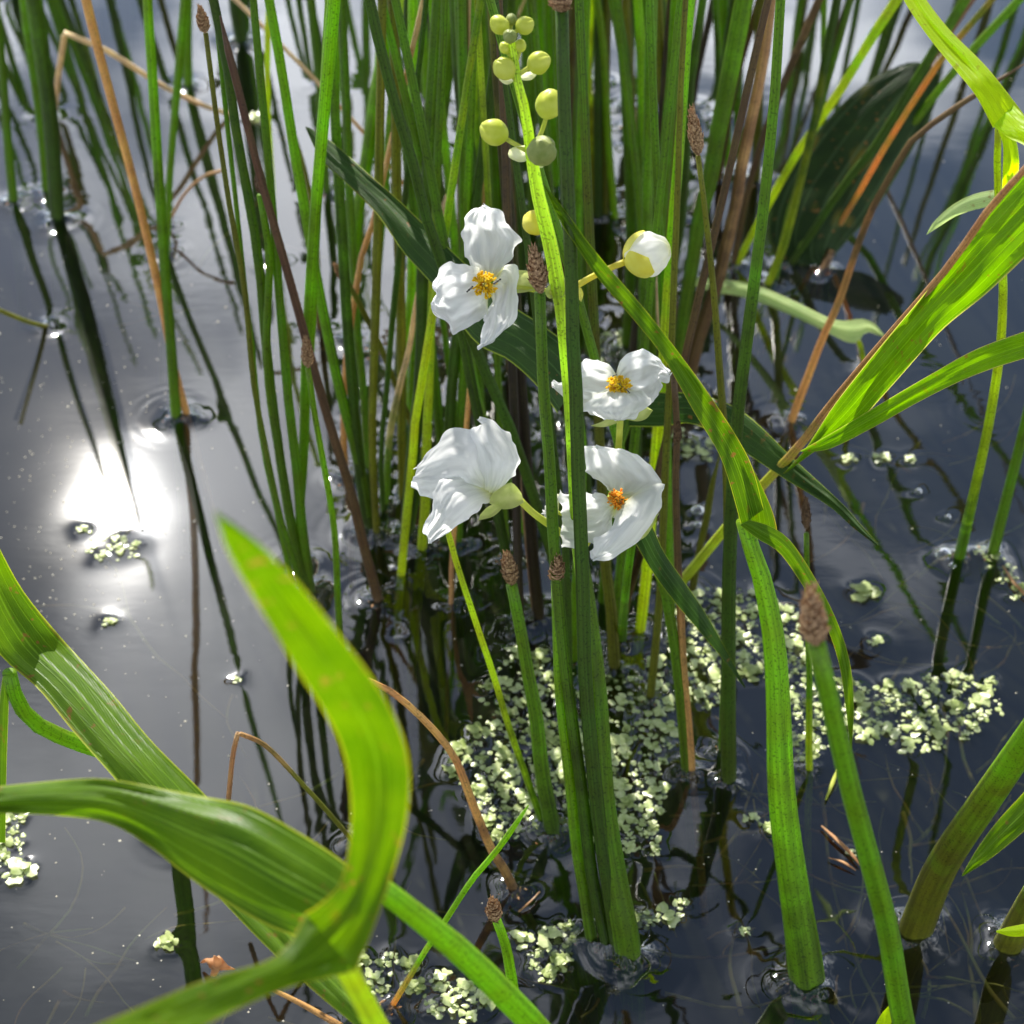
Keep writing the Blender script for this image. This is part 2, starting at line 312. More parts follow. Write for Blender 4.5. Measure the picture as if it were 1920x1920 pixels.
def seed_head(p0, p1, r, seed=0, rows=13, per=6):
    """a spikelet: a spindle covered with overlapping pointed scales"""
    rnd = random.Random(seed); ax = (p1 - p0); ln = ax.length; ax.normalize()
    s = ax.cross(Vector((0, 1, 0.2))).normalized(); w = ax.cross(s); V, F, U = [], [], []
    prof = lambda x: r * (math.sin(math.pi * min(1, max(0, x)) ** (.55 + .12 * (seed % 3) / 2)) ** (.8 + .2 * (seed % 2)) * .90 + .07)
    for i in range(9):
        for k in range(9):
            an = 2 * math.pi * k / 8; q = prof(i / 8) * .86
            V.append(p0 + ax * ln * i / 8 + (s * math.cos(an) + w * math.sin(an)) * q); U.append((k / 8, i / 8))
    for i in range(8):
        for k in range(8):
            a = i * 9 + k; F.append((a, a + 1, a + 10, a + 9))
    for i in range(rows):
        for k in range(per):
            x = (i + .2) / (rows + .6); an = 2 * math.pi * (k + .5 * (i % 2) + rnd.uniform(-.12, .12)) / per
            rd = s * math.cos(an) + w * math.sin(an); tg = ax.cross(rd)
            q = prof(x); hl = ln / rows * 2.1 * rnd.uniform(.7, 1.5); hw = q * math.pi / per * 1.15
            b = p0 + ax * ln * x; o = len(V); lift = r * rnd.uniform(.2, .6)
            V += [b + rd * q * .9, b + ax * hl * .45 + rd * (q * 1.02) + tg * hw, b + ax * hl + rd * (prof(x + .1) * .9 + lift),
                  b + ax * hl * .45 + rd * (q * 1.02) - tg * hw, b + ax * hl * .4 + rd * (q * 1.12 + lift * .3)]
            U += [(0, 0)] * 5; F += [(o, o + 1, o + 4), (o + 1, o + 2, o + 4), (o + 2, o + 3, o + 4), (o + 3, o, o + 4)]
    return V, F, U
def ball(c, r, sx=1, sz=1, ax=Vector((0, 0, 1)), n=12, bump=0.0, seed=0, tip=0.0, nz=0.0):
    q = ax.normalized().to_track_quat('Z', 'Y'); V, F, U = [], [], []
    for i in range(n + 1):
        th = math.pi * i / n
        for k in range(n * 2 + 1):
            ph = math.pi * k / n; d = Vector((math.sin(th) * math.cos(ph), math.sin(th) * math.sin(ph), math.cos(th)))
            m = 1 - bump * abs(math.cos(1.5 * ph + seed + .5 * d.z)) ** 14 * (.35 + .65 * max(0, d.z + .6)) * math.sin(th) ** .5 + tip * max(0, d.z) ** 6 + nz * mnoise.noise(d * 2.4 + Vector((seed, 0, 0)))
            V.append(c + q @ Vector((d.x * sx, d.y * sx, d.z * sz)) * r * m); U.append((k / (2 * n), i / n))
    for i in range(n):
        for k in range(2 * n):
            a = i * (2 * n + 1) + k; F.append((a, a + 1, a + 2 * n + 2, a + 2 * n + 1))
    return V, F, U
def MO(name, geo, mat, thing=None, origin=None, smooth=True):
    V, F, U = geo
    if thing is not None:
        base = thing
        org = Vector(thing.location)
        while base.parent: base = base.parent; org += base.location
        ob = mesh_obj(name, V, F, mat, org, U, smooth, parent=thing); return ob
    return mesh_obj(name, V, F, mat, origin, U, smooth)
FEET = []         # (x, y, stem radius) where something stands in the water
# ------------------------------------------------------------------ stems
rs = random.Random(11)
def stem_path(pts, w0, w1, k, ztop=None, foot=True, bulge=0.0):
    """pts are given from the foot up; the foot is on the water and the rest lies in a plane through it leaning by k"""
    B = on(*pts[0]); out = []
    for i, p in enumerate(pts):
        if i == 0: q = B
        else:
            d = ray(p[0], p[1]); t = (B.y - k * CAMH) / (d.y + k * d.z); q = EYE + d * t
        f = i / max(1, len(pts) - 1); out.append([*q, wm(w0 + (w1 - w0) * f, depth(q)) / 2])
    if ztop is not None and out[-1][2] < ztop:
        a, b = Vector(out[-2][:3]), Vector(out[-1][:3]); d = (b - a).normalized()
        if d.z > .2:
            e = b + d * (ztop - b.z) / d.z; out.append([*e, out[-1][3] * .55])
    if foot:
        a, b = Vector(out[0][:3]), Vector(out[1][:3]); d = (b - a).normalized(); d = d / max(d.z, .35)
        e = a - d * .11; out.insert(0, [*e, out[0][3] * .9])
        FEET.append((B.x, B.y, out[1][3]))
    return out, B
def S(label, pts, w0, w1, col, k=-.12, head=None, name='rush_stem', cat='rush stem', group=None, tip=None, trans=.38, flat=1.0, split=.5, darkhead=False, hw=None):
    w0 *= 1.06; w1 *= 1.08
    ztop = None if (head or tip) else (rs.uniform(.45, .75) if (group is None and pts[0][1] > 450) else rs.uniform(.30, .48))
    out, B = stem_path(pts, w0, w1, k, ztop)
    a, b = (col.split('>') + [None])[:2]
    mat = stem_mat(a, b, trans, split)
    if tip: out[-1][3] = max(out[-1][3] * .25, .0002)
    geo = tube(out, 26, 8, flat, jit=.0009, seed=rs.random() * 50)
    if head:
        e = empty(name, B, label, cat, group)
        MO('stem', geo, mat, e)
        c = Vector(out[-1][:3]); t = depth(c); hp = [(p[0], p[1]) for p in head]
        p0 = at(*hp[0], t); p1 = at(*hp[1], t * .985)
        MO('seed_head', seed_head(p0, p1, wm(hw or 20, t) / 2, seed=int(rs.random() * 999)), M_HEAD_D if darkhead else M_HEAD, e, smooth=False)
        return e
    ob = MO(name, geo, mat, None, B); tag(ob, label, cat, group); return ob
# ---- left side of the pond
S('thin green rush stem at the left edge with its foot in a bright ring', [(25,380),(15,260),(3,120),(-12,-20)], 17, 13, 'green', -.1)
S('yellow-green stem leaning on a thicker dark one near the left edge', [(88,362),(76,240),(58,100),(44,-10)], 13, 18, 'green>bright', -.1)
S('thickest dark green stem near the left edge, its long reflection running down', [(108,412),(96,240),(80,110),(62,-10)], 26, 30, 'dark>green', -.1)
S('straight bright green stem crossing the orange blade on the left', [(331,785),(322,660),(311,520),(297,330),(289,160),(277,-10)], 19, 17, 'green>bright', -.1)
S('slim green stem meeting the straight bright one from the right', [(312,478),(318,330),(330,180),(346,0)], 11, 15, 'green>bright', -.1)
S('short-looking green stem whose foot is ringed behind the tan straw', [(353,162),(350,80),(350,-10)], 17, 20, 'green', -.1)
S('dark green stub standing behind the brown-headed stem at upper left', [(453,80),(446,30),(441,-20)], 24, 26, 'dark>green', -.1)
S('long leaning orange blade between the open water and the green stems', [(353,782),(325,680),(300,552),(276,445),(247,322),(210,185),(180,75),(158,-15)], 13, 17, 'orange', -.1, name='dead_rush_blade', cat='dead blade', trans=.45)
S('brown-headed stem, topmost of the left-hand seed heads', [(577,1150),(545,1040),(520,945),(480,750),(457,533),(433,400),(420,317),(403,205),(385,62)], 11, 9, 'green>olive', -.1, head=[(385,62),(374,12)], hw=20, name='headed_rush')
S('dark straight stem just right of the topmost left-hand seed head', [(580,1122),(553,1023),(527,873),(500,660),(490,533),(473,400),(447,267),(427,133),(397,-10)], 17, 17, 'green>dark', -.12)
S('long dark red-brown blade leaning left through the green stems', [(710,1128),(682,1020),(660,930),(634,850),(604,750),(577,655),(540,520),(498,370),(460,225),(427,100),(412,30)], 19, 13, 'brown>redbrown', -.08, name='dead_rush_blade', cat='dead blade', tip=True, trans=.2)
S('stem with a dark withered head in front of the red-brown blade', [(567,1105),(549,1010),(532,905),(511,780),(500,640),(505,500),(498,430),(489,365)], 17, 12, 'green', -.06, head=[(489,365),(485,314)], hw=17, darkhead=True, name='headed_rush')
S('bright broad stem curving down left of the first tan straw', [(695,1000),(672,870),(640,740),(617,633),(590,500),(560,333),(533,167),(502,-10)], 20, 17, 'green>bright', -.12)
S('thin pale green stem between the dark straight stem and the broad bright one', [(516,490),(512,360),(503,180),(503,40),(505,-10)], 9, 11, 'yellowgreen', -.1)
S('bright upright stem overlapping the tip of the dark arrowhead leaf', [(563,1060),(563,960),(568,860),(575,690),(588,450),(603,275),(613,137),(625,-10)], 15, 23, 'green>bright', .02)
S('withered dark stem ending in a point left of the dark leaf tip', [(600,620),(590,430),(575,330),(552,238)], 12, 7, 'brown>olive', -.1, tip=True)
S('stem with a seed head halfway up beside the red-brown blade', [(641,1235),(632,1092),(622,967),(609,884),(592,780),(583,720),(578,690)], 12, 10, 'green>bright', -.05, head=[(578,690),(573,632)], hw=19, name='headed_rush')
S('slim stem joining the clump left of the red-brown blade', [(582,1118),(563,967),(557,884),(545,780),(533,650),(520,500)], 19, 15, 'green', -.1)
S('thinnest green stem at the left side of the clump', [(545,1085),(522,967),(503,884),(486,780),(472,650),(462,560)], 11, 9, 'green', -.1)
S('light stem slanting left to join the stems under the glint', [(566,1065),(563,900),(574,780),(581,650),(586,560)], 14, 15, 'bright', -.1)
# ---- left half of the clump
S('tan dead reed rising behind the dark arrowhead leaf', [(650,900),(644,796),(651,671),(663,577),(678,483),(703,405),(722,320)], 12, 10, 'orange>tan', -.14, name='dead_reed', cat='dead reed')
S('olive stem with a bent tan seed head left of the white flower', [(800,905),(772,800),(755,754),(738,712),(713,650),(688,598),(649,525)], 11, 10, 'rust>olive', -.02, head=[(649,527),(627,495)], hw=15, name='headed_rush')
S('tan-topped stem close behind the top white flower on its left', [(722,950),(734,800),(747,733),(763,671),(772,619),(784,546),(792,500)], 13, 8, 'green>tan', -.1, tip=True, split=.62)
S('stem with a small tan seed head touching the top flower', [(870,900),(852,760),(833,620),(815,540)], 13, 9, 'green', -.16, head=[(816,542),(801,506)], hw=19, name='headed_rush')
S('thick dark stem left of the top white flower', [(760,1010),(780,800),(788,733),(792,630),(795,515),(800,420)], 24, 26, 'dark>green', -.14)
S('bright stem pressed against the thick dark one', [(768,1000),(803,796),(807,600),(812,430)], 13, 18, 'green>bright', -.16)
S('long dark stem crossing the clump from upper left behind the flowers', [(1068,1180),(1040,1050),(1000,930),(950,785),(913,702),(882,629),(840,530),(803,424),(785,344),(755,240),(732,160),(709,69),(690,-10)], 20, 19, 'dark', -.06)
S('broad bright stem left of the crossing dark stem', [(655,640),(668,430),(688,298),(702,206),(718,115),(725,-10)], 18, 30, 'green>bright', -.1)
S('yellow-green stem behind the tan straws at the top', [(700,660),(712,450),(734,200),(748,69),(759,-10)], 15, 12, 'green>yellowgreen', -.1)
S('slim dark stem left of the brown-black bare patch', [(745,700),(758,430),(766,206),(762,115),(764,-10)], 12, 12, 'dark', -.1)
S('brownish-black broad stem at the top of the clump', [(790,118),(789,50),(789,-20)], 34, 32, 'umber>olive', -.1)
S('fresh green stem right of the broad brownish-black one', [(792,620),(807,344),(812,160),(819,-10)], 18, 21, 'green', -.1)
S('fresh green stem leaning right beside the tan reed', [(800,650),(814,390),(823,275),(840,137),(852,-10)], 18, 23, 'green>bright', -.1)
S('dark broad stem right behind the tan reed above the flower', [(905,720),(896,450),(881,298),(865,160),(857,20)], 24, 26, 'dark>green', -.13)
S('tan reed standing straight above the top flower', [(912,420),(904,286),(899,229),(888,115),(885,-15)], 13, 15, 'orange>tan', -.1, name='dead_reed', cat='dead reed')
S('green stem between the tan reed and the yellow buds', [(940,640),(927,344),(911,206),(903,-10)], 22, 24, 'green>bright', -.1)
S('broad olive stem directly behind the yellow buds', [(962,700),(958,440),(942,250),(936,-10)], 25, 25, 'brown>olive', -.1)
S('tan straw leaning right behind the topmost buds', [(905,260),(925,160),(950,85),(990,-15)], 6, 8, 'tan', -.1, name='dead_straw', cat='dead straw', tip=True)
S('bent tan straw leaning left just above the top flower', [(850,560),(832,450),(828,405),(844,355),(868,300)], 9, 9, 'tan', -.1, name='dead_straw', cat='dead straw', tip=True)
S('tan-brown stalk between the flowers at the middle', [(845,1135),(850,1000),(868,860),(878,760),(881,690)], 9, 9, 'rust>orange', -.12, name='dead_straw', cat='dead straw', tip=True)
S('light green stem under the top flower', [(858,1020),(865,800),(868,690),(872,560)], 16, 14, 'green>bright', -.14)
S('green stem slanting right under the top flower', [(985,1000),(945,880),(901,775),(888,712),(872,629),(850,540)], 18, 16, 'green', -.13)
S('dark stem standing left behind the drooping white flower', [(835,1020),(838,880),(845,754),(855,650),(870,540)], 20, 18, 'dark', -.14)
S('olive stem standing in the glints left of the drooping flower', [(706,1010),(699,884),(699,780),(703,650),(708,420)], 13, 16, 'olive', -.12)
S('dark green stem right of the tan dead reed', [(697,1000),(688,960),(672,860),(662,760),(648,560),(640,420)], 22, 18, 'dark>green', -.12)
S('thin dark stem among the glints below the dark leaf', [(717,965),(714,850),(722,760),(732,640),(749,473)], 9, 11, 'dark', -.12)
S('yellowish-footed stem left of the drooping flower', [(753,1082),(761,988),(772,884),(781,780),(795,690)], 15, 14, 'yellowgreen>green', -.1)
S('short olive-footed stem under the left edge of the drooping flower', [(790,1034),(797,940),(800,830),(805,700)], 18, 15, 'yellowgreen>green', -.14)
S('thin bowed green stem under the drooping white flower', [(1018,1545),(990,1465),(960,1380),(927,1273),(900,1190),(868,1095),(840,1000),(822,930)], 13, 10, 'green>yellowgreen', -.16, tip=True)
# ---- right half of the clump
S('bright stem close on the right of the tall headed stem at the top', [(1082,520),(1072,230),(1078,83),(1090,-10)], 18, 21, 'green>bright', -.12)
S('dark stem a little right of the flower stalk', [(1106,668),(1101,560),(1097,380),(1090,200),(1088,60),(1090,-10)], 17, 18, 'green>dark', -.12)
S('yellow-olive thin stem in the upper right of the clump', [(1109,410),(1106,250),(1104,125),(1108,-10)], 13, 12, 'olive>yellowgreen', -.12)
S('dark stem third from the tall headed one at the top', [(1122,415),(1121,250),(1124,-10)], 16, 16, 'dark', -.12)
S('olive-brown stem in the shaded middle of the clump', [(1137,412),(1135,250),(1138,-10)], 16, 17, 'olive', -.12)
S('bright stem rising to the upper right behind the opening bud', [(1176,655),(1182,520),(1183,396),(1177,229),(1168,104),(1148,-15)], 19, 21, 'green>bright', -.12)
S('olive stem with its foot hidden left of the tan reed', [(1176,200),(1180,90),(1186,-10)], 18, 20, 'dark>olive', -.12)
S('brown-tan reed leaning right above the opening bud', [(1190,280),(1197,229),(1210,125),(1229,-15)], 12, 13, 'olive>tan', -.12, name='dead_reed', cat='dead reed', split=.3)
S('slender yellow-green stem right of the brown-tan reed', [(1194,400),(1206,271),(1216,188),(1231,104),(1254,-10)], 12, 14, 'green>yellowgreen', -.12)
S('bright thick stem above the opening white bud', [(1222,700),(1228,560),(1241,396),(1247,292),(1262,125),(1270,-15)], 19, 23, 'green>bright', -.12)
S('thin tan straw against the bright thick stem above the bud', [(1205,560),(1222,385),(1237,271),(1252,160)], 6, 7, 'rust>tan', -.1, name='dead_straw', cat='dead straw', tip=True)
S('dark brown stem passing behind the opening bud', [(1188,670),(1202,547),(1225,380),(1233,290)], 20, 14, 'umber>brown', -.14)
S('brown-olive stem in the right part of the clump', [(1248,560),(1258,396),(1268,271),(1277,188),(1287,83),(1299,-10)], 18, 18, 'olive>brown', -.12)
S('dark olive stem behind the long arching leaf lobe', [(1246,625),(1258,526),(1281,380),(1291,188),(1302,104),(1319,-10)], 15, 15, 'dark>green', -.12)
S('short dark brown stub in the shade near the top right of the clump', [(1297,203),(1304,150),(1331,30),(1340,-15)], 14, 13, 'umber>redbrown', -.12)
S('tan dead stalk hanging below the opening bud', [(1240,820),(1245,735),(1243,650),(1237,600),(1230,515)], 13, 10, 'rust>tan', -.14, name='dead_straw', cat='dead straw', tip=True)
S('dark stem left of the broad bright blade at upper right', [(1325,330),(1347,208),(1358,125),(1378,-10)], 13, 15, 'dark', -.12)
S('broad bright green blade leaning right in the upper right of the clump', [(1262,742),(1272,661),(1285,567),(1300,484),(1314,396),(1329,350),(1347,250),(1368,146),(1398,-15)], 20, 33, 'green>bright', -.12)
S('mottled olive stem right of the broad bright blade', [(1346,342),(1372,188),(1393,104),(1427,-10)], 13, 14, 'brown>olive', -.12)
S('orange dead reed, the broadest in the upper right', [(1284,735),(1295,692),(1316,609),(1341,547),(1360,463),(1377,396),(1393,292),(1412,208),(1431,104),(1447,-15)], 26, 19, 'brown>rust', -.12, name='dead_reed', cat='dead reed', split=.42, trans=.3)
S('slimmer orange reed leaning right behind the broadest one', [(1375,500),(1397,375),(1414,312),(1441,229),(1480,133),(1540,-10)], 13, 14, 'brown>rust', -.12, name='dead_reed', cat='dead reed', split=.45)
S('stem with a pointed brown seed head in front of the broad bright blade', [(1355,1410),(1366,1040),(1362,850),(1354,734),(1341,588),(1331,484),(1320,370),(1310,292)], 16, 9, 'green>olive', -.13, head=[(1310,292),(1297,206)], hw=24, name='headed_rush')
S('long dark green stem standing in a dark ring right of the duckweed', [(1366,1466),(1365,1350),(1366,1180),(1370,1007),(1380,807),(1403,620),(1422,484),(1433,380),(1450,200),(1464,-10)], 28, 17, 'dark>green', -.12)
S('short headed stem poking up below the tip of the dark pointed leaf', [(1516,1446),(1516,1300),(1514,1120),(1512,1000)], 13, 9, 'yellowgreen>green', -.1, head=[(1512,992),(1511,935)], hw=15, darkhead=True, name='headed_rush')
# ---- fan of stems at upper right
S('yellow-green stem of the right-hand fan, leaning furthest right', [(1378,500),(1440,383),(1497,283),(1563,187),(1630,77),(1688,-10)], 13, 19, 'yellowgreen>bright', -.1)
S('dark stem in the right-hand fan with an upright top', [(1436,537),(1467,467),(1510,300),(1533,200),(1547,117),(1572,-10)], 15, 16, 'yellowgreen>dark', -.1, split=.3)
S('green stem of the fan crossing the dark one near the top', [(1452,528),(1480,400),(1507,300),(1527,233),(1560,117),(1595,-10)], 13, 13, 'green', -.1)
S('upright slim stem behind the right-hand fan', [(1546,385),(1545,260),(1543,120),(1547,-10)], 10, 10, 'green>bright', -.1)
S('thick green stem leaning right in front of the oval dark leaf', [(1480,497),(1513,450),(1580,350),(1647,267),(1697,183),(1747,100),(1815,-10)], 14, 19, 'dark>green', -.08)
S('green stem furthest right of the fan, low over the oval leaf', [(1562,402),(1610,350),(1663,300),(1730,207),(1813,107),(1920,-10)], 13, 16, 'green', -.08)
S('orange-green dying stem beside the thick leaning one', [(1545,470),(1600,380),(1650,290),(1720,180),(1780,93),(1868,-10)], 9, 12, 'orange>olive', -.09, split=.3)
S('thin brown stalk lying along the thick leaning stem', [(1640,282),(1687,200),(1740,130),(1780,67),(1832,-10)], 7, 8, 'rust>brown', -.05, name='dead_straw', cat='dead straw')
S('long thin brown reed arching out to the right edge', [(1482,792),(1523,683),(1543,633),(1573,567),(1607,467),(1640,383),(1673,327),(1707,267),(1763,220),(1830,177),(1925,118)], 15, 10, 'orange>brown', -.02, name='dead_reed', cat='dead reed', tip=True, split=.55)
# ---- stems under and behind the flowers
S('long dark stem behind the lowest white flower, left of the flower stalk', [(1066,1330),(1064,1150),(1058,1000),(1040,860)], 15, 15, 'dark', -.14)
S('green stem right of the flower stalk with its foot in duckweed', [(1153,1254),(1148,1148),(1135,1050),(1128,900)], 22, 18, 'olive>green', -.14)
S('green stem slanting left from the duckweed to the lowest flower', [(1147,1215),(1156,1122),(1165,1040),(1180,900)], 15, 17, 'green', -.14)
S('brown stalk leaning right under the lowest white flower', [(1162,1203),(1168,1160),(1180,1105),(1198,1045),(1220,950)], 13, 15, 'brown', -.14, name='dead_straw', cat='dead straw')
S('short bright stem ending in duckweed under the lowest flower', [(1200,1189),(1208,1122),(1214,1057),(1226,900)], 19, 20, 'yellowgreen>bright', -.14)
S('olive stem with its foot in the middle of the duckweed', [(1218,1310),(1227,1226),(1237,1109),(1245,960),(1250,840)], 15, 13, 'olive', -.14)
S('green stem paired with a striped orange one right of the duckweed', [(1286,1450),(1281,1383),(1268,1252),(1253,1148),(1237,1070),(1206,985),(1190,930)], 20, 17, 'green', -.15)
S('striped orange-brown stem right of the duckweed', [(1298,1452),(1287,1330),(1279,1200),(1273,1070),(1268,940),(1268,820),(1262,700)], 16, 11, 'orange>brown', -.16, name='dead_reed', cat='dead reed', split=.6, head=[(1270,830),(1272,792)], hw=13, darkhead=True)
S('green stem straight above the duckweed beside the striped one', [(1257,1190),(1255,1050),(1252,930),(1250,760),(1245,640)], 17, 15, 'green', -.16)
S('thin dark stem leaning right, foot between duckweed and leaf stalk', [(1296,1114),(1310,1044),(1331,940),(1350,850)], 13, 12, 'umber>olive', -.14, tip=True)
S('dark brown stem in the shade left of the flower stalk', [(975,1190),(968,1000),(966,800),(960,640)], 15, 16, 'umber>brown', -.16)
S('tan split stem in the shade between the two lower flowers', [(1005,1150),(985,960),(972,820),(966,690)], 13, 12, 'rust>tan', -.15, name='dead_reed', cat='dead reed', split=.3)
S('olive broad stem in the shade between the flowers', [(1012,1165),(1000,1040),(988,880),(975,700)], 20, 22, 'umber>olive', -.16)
S('yellow-green stem under the tip of the top flower', [(950,1050),(940,850),(932,690),(925,560)], 13, 12, 'green>yellowgreen', -.16)
S('green stem under the drooping flower, left of the headed one', [(975,1165),(950,1040),(930,940),(912,850)], 19, 18, 'dark>green', -.12)
# ---- foreground clump at the bottom centre
S('stem with a tan seed head under the drooping flower', [(1038,1562),(1017,1447),(1000,1313),(985,1230),(960,1095)], 29, 20, 'dark>green', -.2, head=[(961,1098),(950,1036)], hw=25, name='headed_rush')
S('bright stem with a small brown head, leftmost of the front bundle', [(1110,1768),(1090,1650),(1070,1480),(1052,1313),(1045,1200),(1043,1090)], 21, 17, 'green>bright', -.2, head=[(1042,1092),(1046,1046)], hw=25, name='headed_rush')
S('dark stem with a frayed brown head beside the flower stalk', [(1140,1782),(1112,1640),(1092,1500),(1072,1340),(1050,1150),(1038,1007),(1031,873),(1019,707),(1012,548)], 22, 20, 'dark>green', -.21, head=[(1014,552),(1000,462)], hw=31, name='headed_rush')
S('tallest dark stem in front of the flower stalk, head cut by the top edge', [(1158,1792),(1138,1640),(1116,1480),(1100,1300),(1090,1040),(1083,773),(1073,633),(1068,433),(1060,200),(1053,18)], 26, 23, 'dark', -.20, head=[(1054,24),(1048,-45)], hw=38, name='headed_rush')
S('green stem tucked between the flower stalk and the tall dark stem', [(1168,1792),(1150,1640),(1130,1480),(1118,1300),(1108,1180),(1104,1060)], 24, 14, 'olive>green', -.27, tip=True)
S('blurred green stem with a pinkish-brown head at lower right', [(1765,2260),(1697,1925),(1663,1747),(1630,1613),(1597,1480),(1557,1313),(1530,1205)], 42, 33, 'green', .06, head=[(1530,1212),(1519,1098)], hw=47, name='headed_rush')
S('short stem with a blunt brown head at the bottom centre', [(1015,2010),(985,1920),(963,1863),(950,1780),(930,1722)], 22, 17, 'green>bright', -.02, head=[(929,1728),(923,1686)], hw=26, name='headed_rush')
S('brown arched stalk over the duckweed at lower centre', [(965,1668),(945,1630),(917,1587),(873,1473),(847,1413),(800,1353),(740,1300),(690,1276),(650,1285)], 19, 9, 'brown>orange', -.1, name='dead_reed', cat='dead reed', tip=True)
S('green-and-orange straw crossing the arched brown stalk', [(735,1885),(780,1813),(840,1717),(885,1650),(927,1600),(960,1553),(990,1510)], 11, 11, 'orange>bright', .05, name='dead_straw', cat='dead straw', tip=True)
# filling: more stems of the same clump that nothing tells apart
rf = random.Random(5)
cols = ['green', 'bright', 'bright', 'green>bright', 'green>bright', 'olive', 'green', 'green>bright', 'dark>green', 'brown>olive', 'green>yellowgreen', 'bright', 'green>bright', 'green']
for i in range(58):
    if i < 30: bx = rf.uniform(690, 1290); by = rf.uniform(330, 960); by = max(by, 330 + abs(bx - 1000) * .3)
    else: bx = rf.gauss(1010, 220) if i % 3 else rf.uniform(570, 1440); by = rf.uniform(150, 440)
    dx = rf.uniform(-.10, .07)
    pts = [(bx, by), (bx + dx * 150, by - 150), (bx + dx * 320 + rf.uniform(-8, 8), by - 320), (bx + dx * by * 1.1 + rf.uniform(-12, 12), -20)]
    if by < 330: pts = [(bx, by), (bx + dx * 60, by * .5), (bx + dx * 160, -20)]
    cc = rf.choice(cols); adj = {'green': 'mid green', 'bright': 'bright green', 'green>bright': 'fresh green', 'dark': 'dark green', 'olive': 'olive', 'dark>green': 'dark-footed', 'brown>olive': 'brown-footed olive', 'green>yellowgreen': 'yellow-tipped'}[cc]
    where = 'left of the top flower' if bx < 800 else 'behind the top flower' if bx < 920 else 'behind the yellow buds' if bx < 1060 else 'behind the tall headed stem' if bx < 1170 else 'behind the white bud' if bx < 1270 else 'right of the white bud'
    S('slim ' + adj + ' rush stem ' + ('far back ' if by < 440 else '') + 'in the clump ' + where, pts, rf.uniform(12, 18), rf.uniform(13, 21), cc, rf.uniform(-.2, -.05), group='rush stems packed in the clump')
for i in range(62):
    bx = rf.uniform(-150, 2050); by = rf.uniform(-230, -12); dx = rf.uniform(-.1, .1)
    S('rush stem rising beyond the upper edge, ' + ('above the open water on the left' if bx < 640 else 'behind the clump' if bx < 1340 else 'above the oval leaf on the right'), [(bx, by), (bx + dx * 60, by - 60), (bx + dx * 160, by - 160)], rf.uniform(11, 16), rf.uniform(11, 16), rf.choice(cols), rf.uniform(-.1, .1), group='rush stems beyond the upper edge')

# ------------------------------------------------------------------ bent straws and fallen pieces
def P3(*pts):   # (px, py, height above water) -> world
    return [on(p[0], p[1], p[2]) for p in pts]
def straw(label, pts, w0, w1, col, name='dead_straw', cat='dead straw', foot=True, trans=.4):
    q = P3(*pts); n = len(q)
    out = [[*p, wm(w0 + (w1 - w0) * i / (n - 1), depth(p)) / 2] for i, p in enumerate(q)]
    # keep kinks sharp by doubling the points
    o2 = []
    for i, p in enumerate(out):
        if 0 < i < n - 1 and len(pts[i]) > 3:
            for s in (-.04, .0, .04):
                a = np.array(p); b = np.array(out[i + (1 if s > 0 else -1)]); o2.append(list(a + (b - a) * abs(s)))
        else: o2.append(p)
    a, b = (col.split('>') + [None])[:2]
    ob = MO(name, tube(o2, 30, 7), stem_mat(a, b, trans), None, Vector(out[0][:3])); tag(ob, label, cat)
    if foot: FEET.append((q[0].x, q[0].y, out[0][3]))
    return ob
straw('pale tan straw snapped into a sharp bend at upper left', [(99,238,-.01),(108,150,.05),(121,62,.10,1),(200,95,.085),(300,158,.05),(375,195,.02),(430,214,.002),(520,244,-.012)], 12, 9, 'tan')
straw('thin tan straw slanting down from the top left corner of the clump', [(800,410,.02),(753,340,.06),(680,247,.09),(600,160,.12),(500,57,.15),(425,-15,.17)], 6, 9, 'orange>tan')
straw('small curved brown stalk left of the dark straight stem', [(313,425,.0),(343,368,.03),(380,332,.045),(415,320,.05)], 5, 7, 'rust')
straw('bent brown stalk behind the rim of the big green leaf at lower left', [(672,1590,-.005),(630,1540,.03),(567,1470,.07),(500,1400,.10),(446,1374,.12,1),(436,1420,.10),(428,1500,.06)], 9, 10, 'olive>rust')
straw('orange straw lying at the bottom left under the leaf', [(640,1925,.01),(570,1885,.015),(500,1850,.02)], 14, 8, 'orange')
straw('short brown twig floating left of the bottom bundle', [(972,1710,.002),(995,1690,.004),(1012,1672,.004)], 4, 3, 'rust', foot=False)
straw('olive twig slanting in from the left edge to a bright glint', [(88,612,.0),(50,602,.02),(-10,578,.05)], 9, 9, 'olive')
# ------------------------------------------------------------------ leaves
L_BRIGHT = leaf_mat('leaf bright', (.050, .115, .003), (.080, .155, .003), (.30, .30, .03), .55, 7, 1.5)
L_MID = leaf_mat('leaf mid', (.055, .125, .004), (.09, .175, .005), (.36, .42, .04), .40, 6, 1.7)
L_SHADED = leaf_mat('leaf shaded', (.022, .055, .010), (.032, .075, .010), (.30, .38, .04), .2, 5, 1.7)  # shade of leaves lying along the sun's rays, put into a darker green
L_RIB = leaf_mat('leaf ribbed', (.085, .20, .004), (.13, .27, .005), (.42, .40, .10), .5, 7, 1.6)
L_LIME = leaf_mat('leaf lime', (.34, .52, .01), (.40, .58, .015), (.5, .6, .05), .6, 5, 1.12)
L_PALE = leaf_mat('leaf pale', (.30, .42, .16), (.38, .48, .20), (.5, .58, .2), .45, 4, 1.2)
L_OLD = leaf_mat('leaf old', (.010, .026, .006), (.018, .040, .008), (.05, .08, .02), .10, 5, 1.8, patch=(.14, .12, .015))
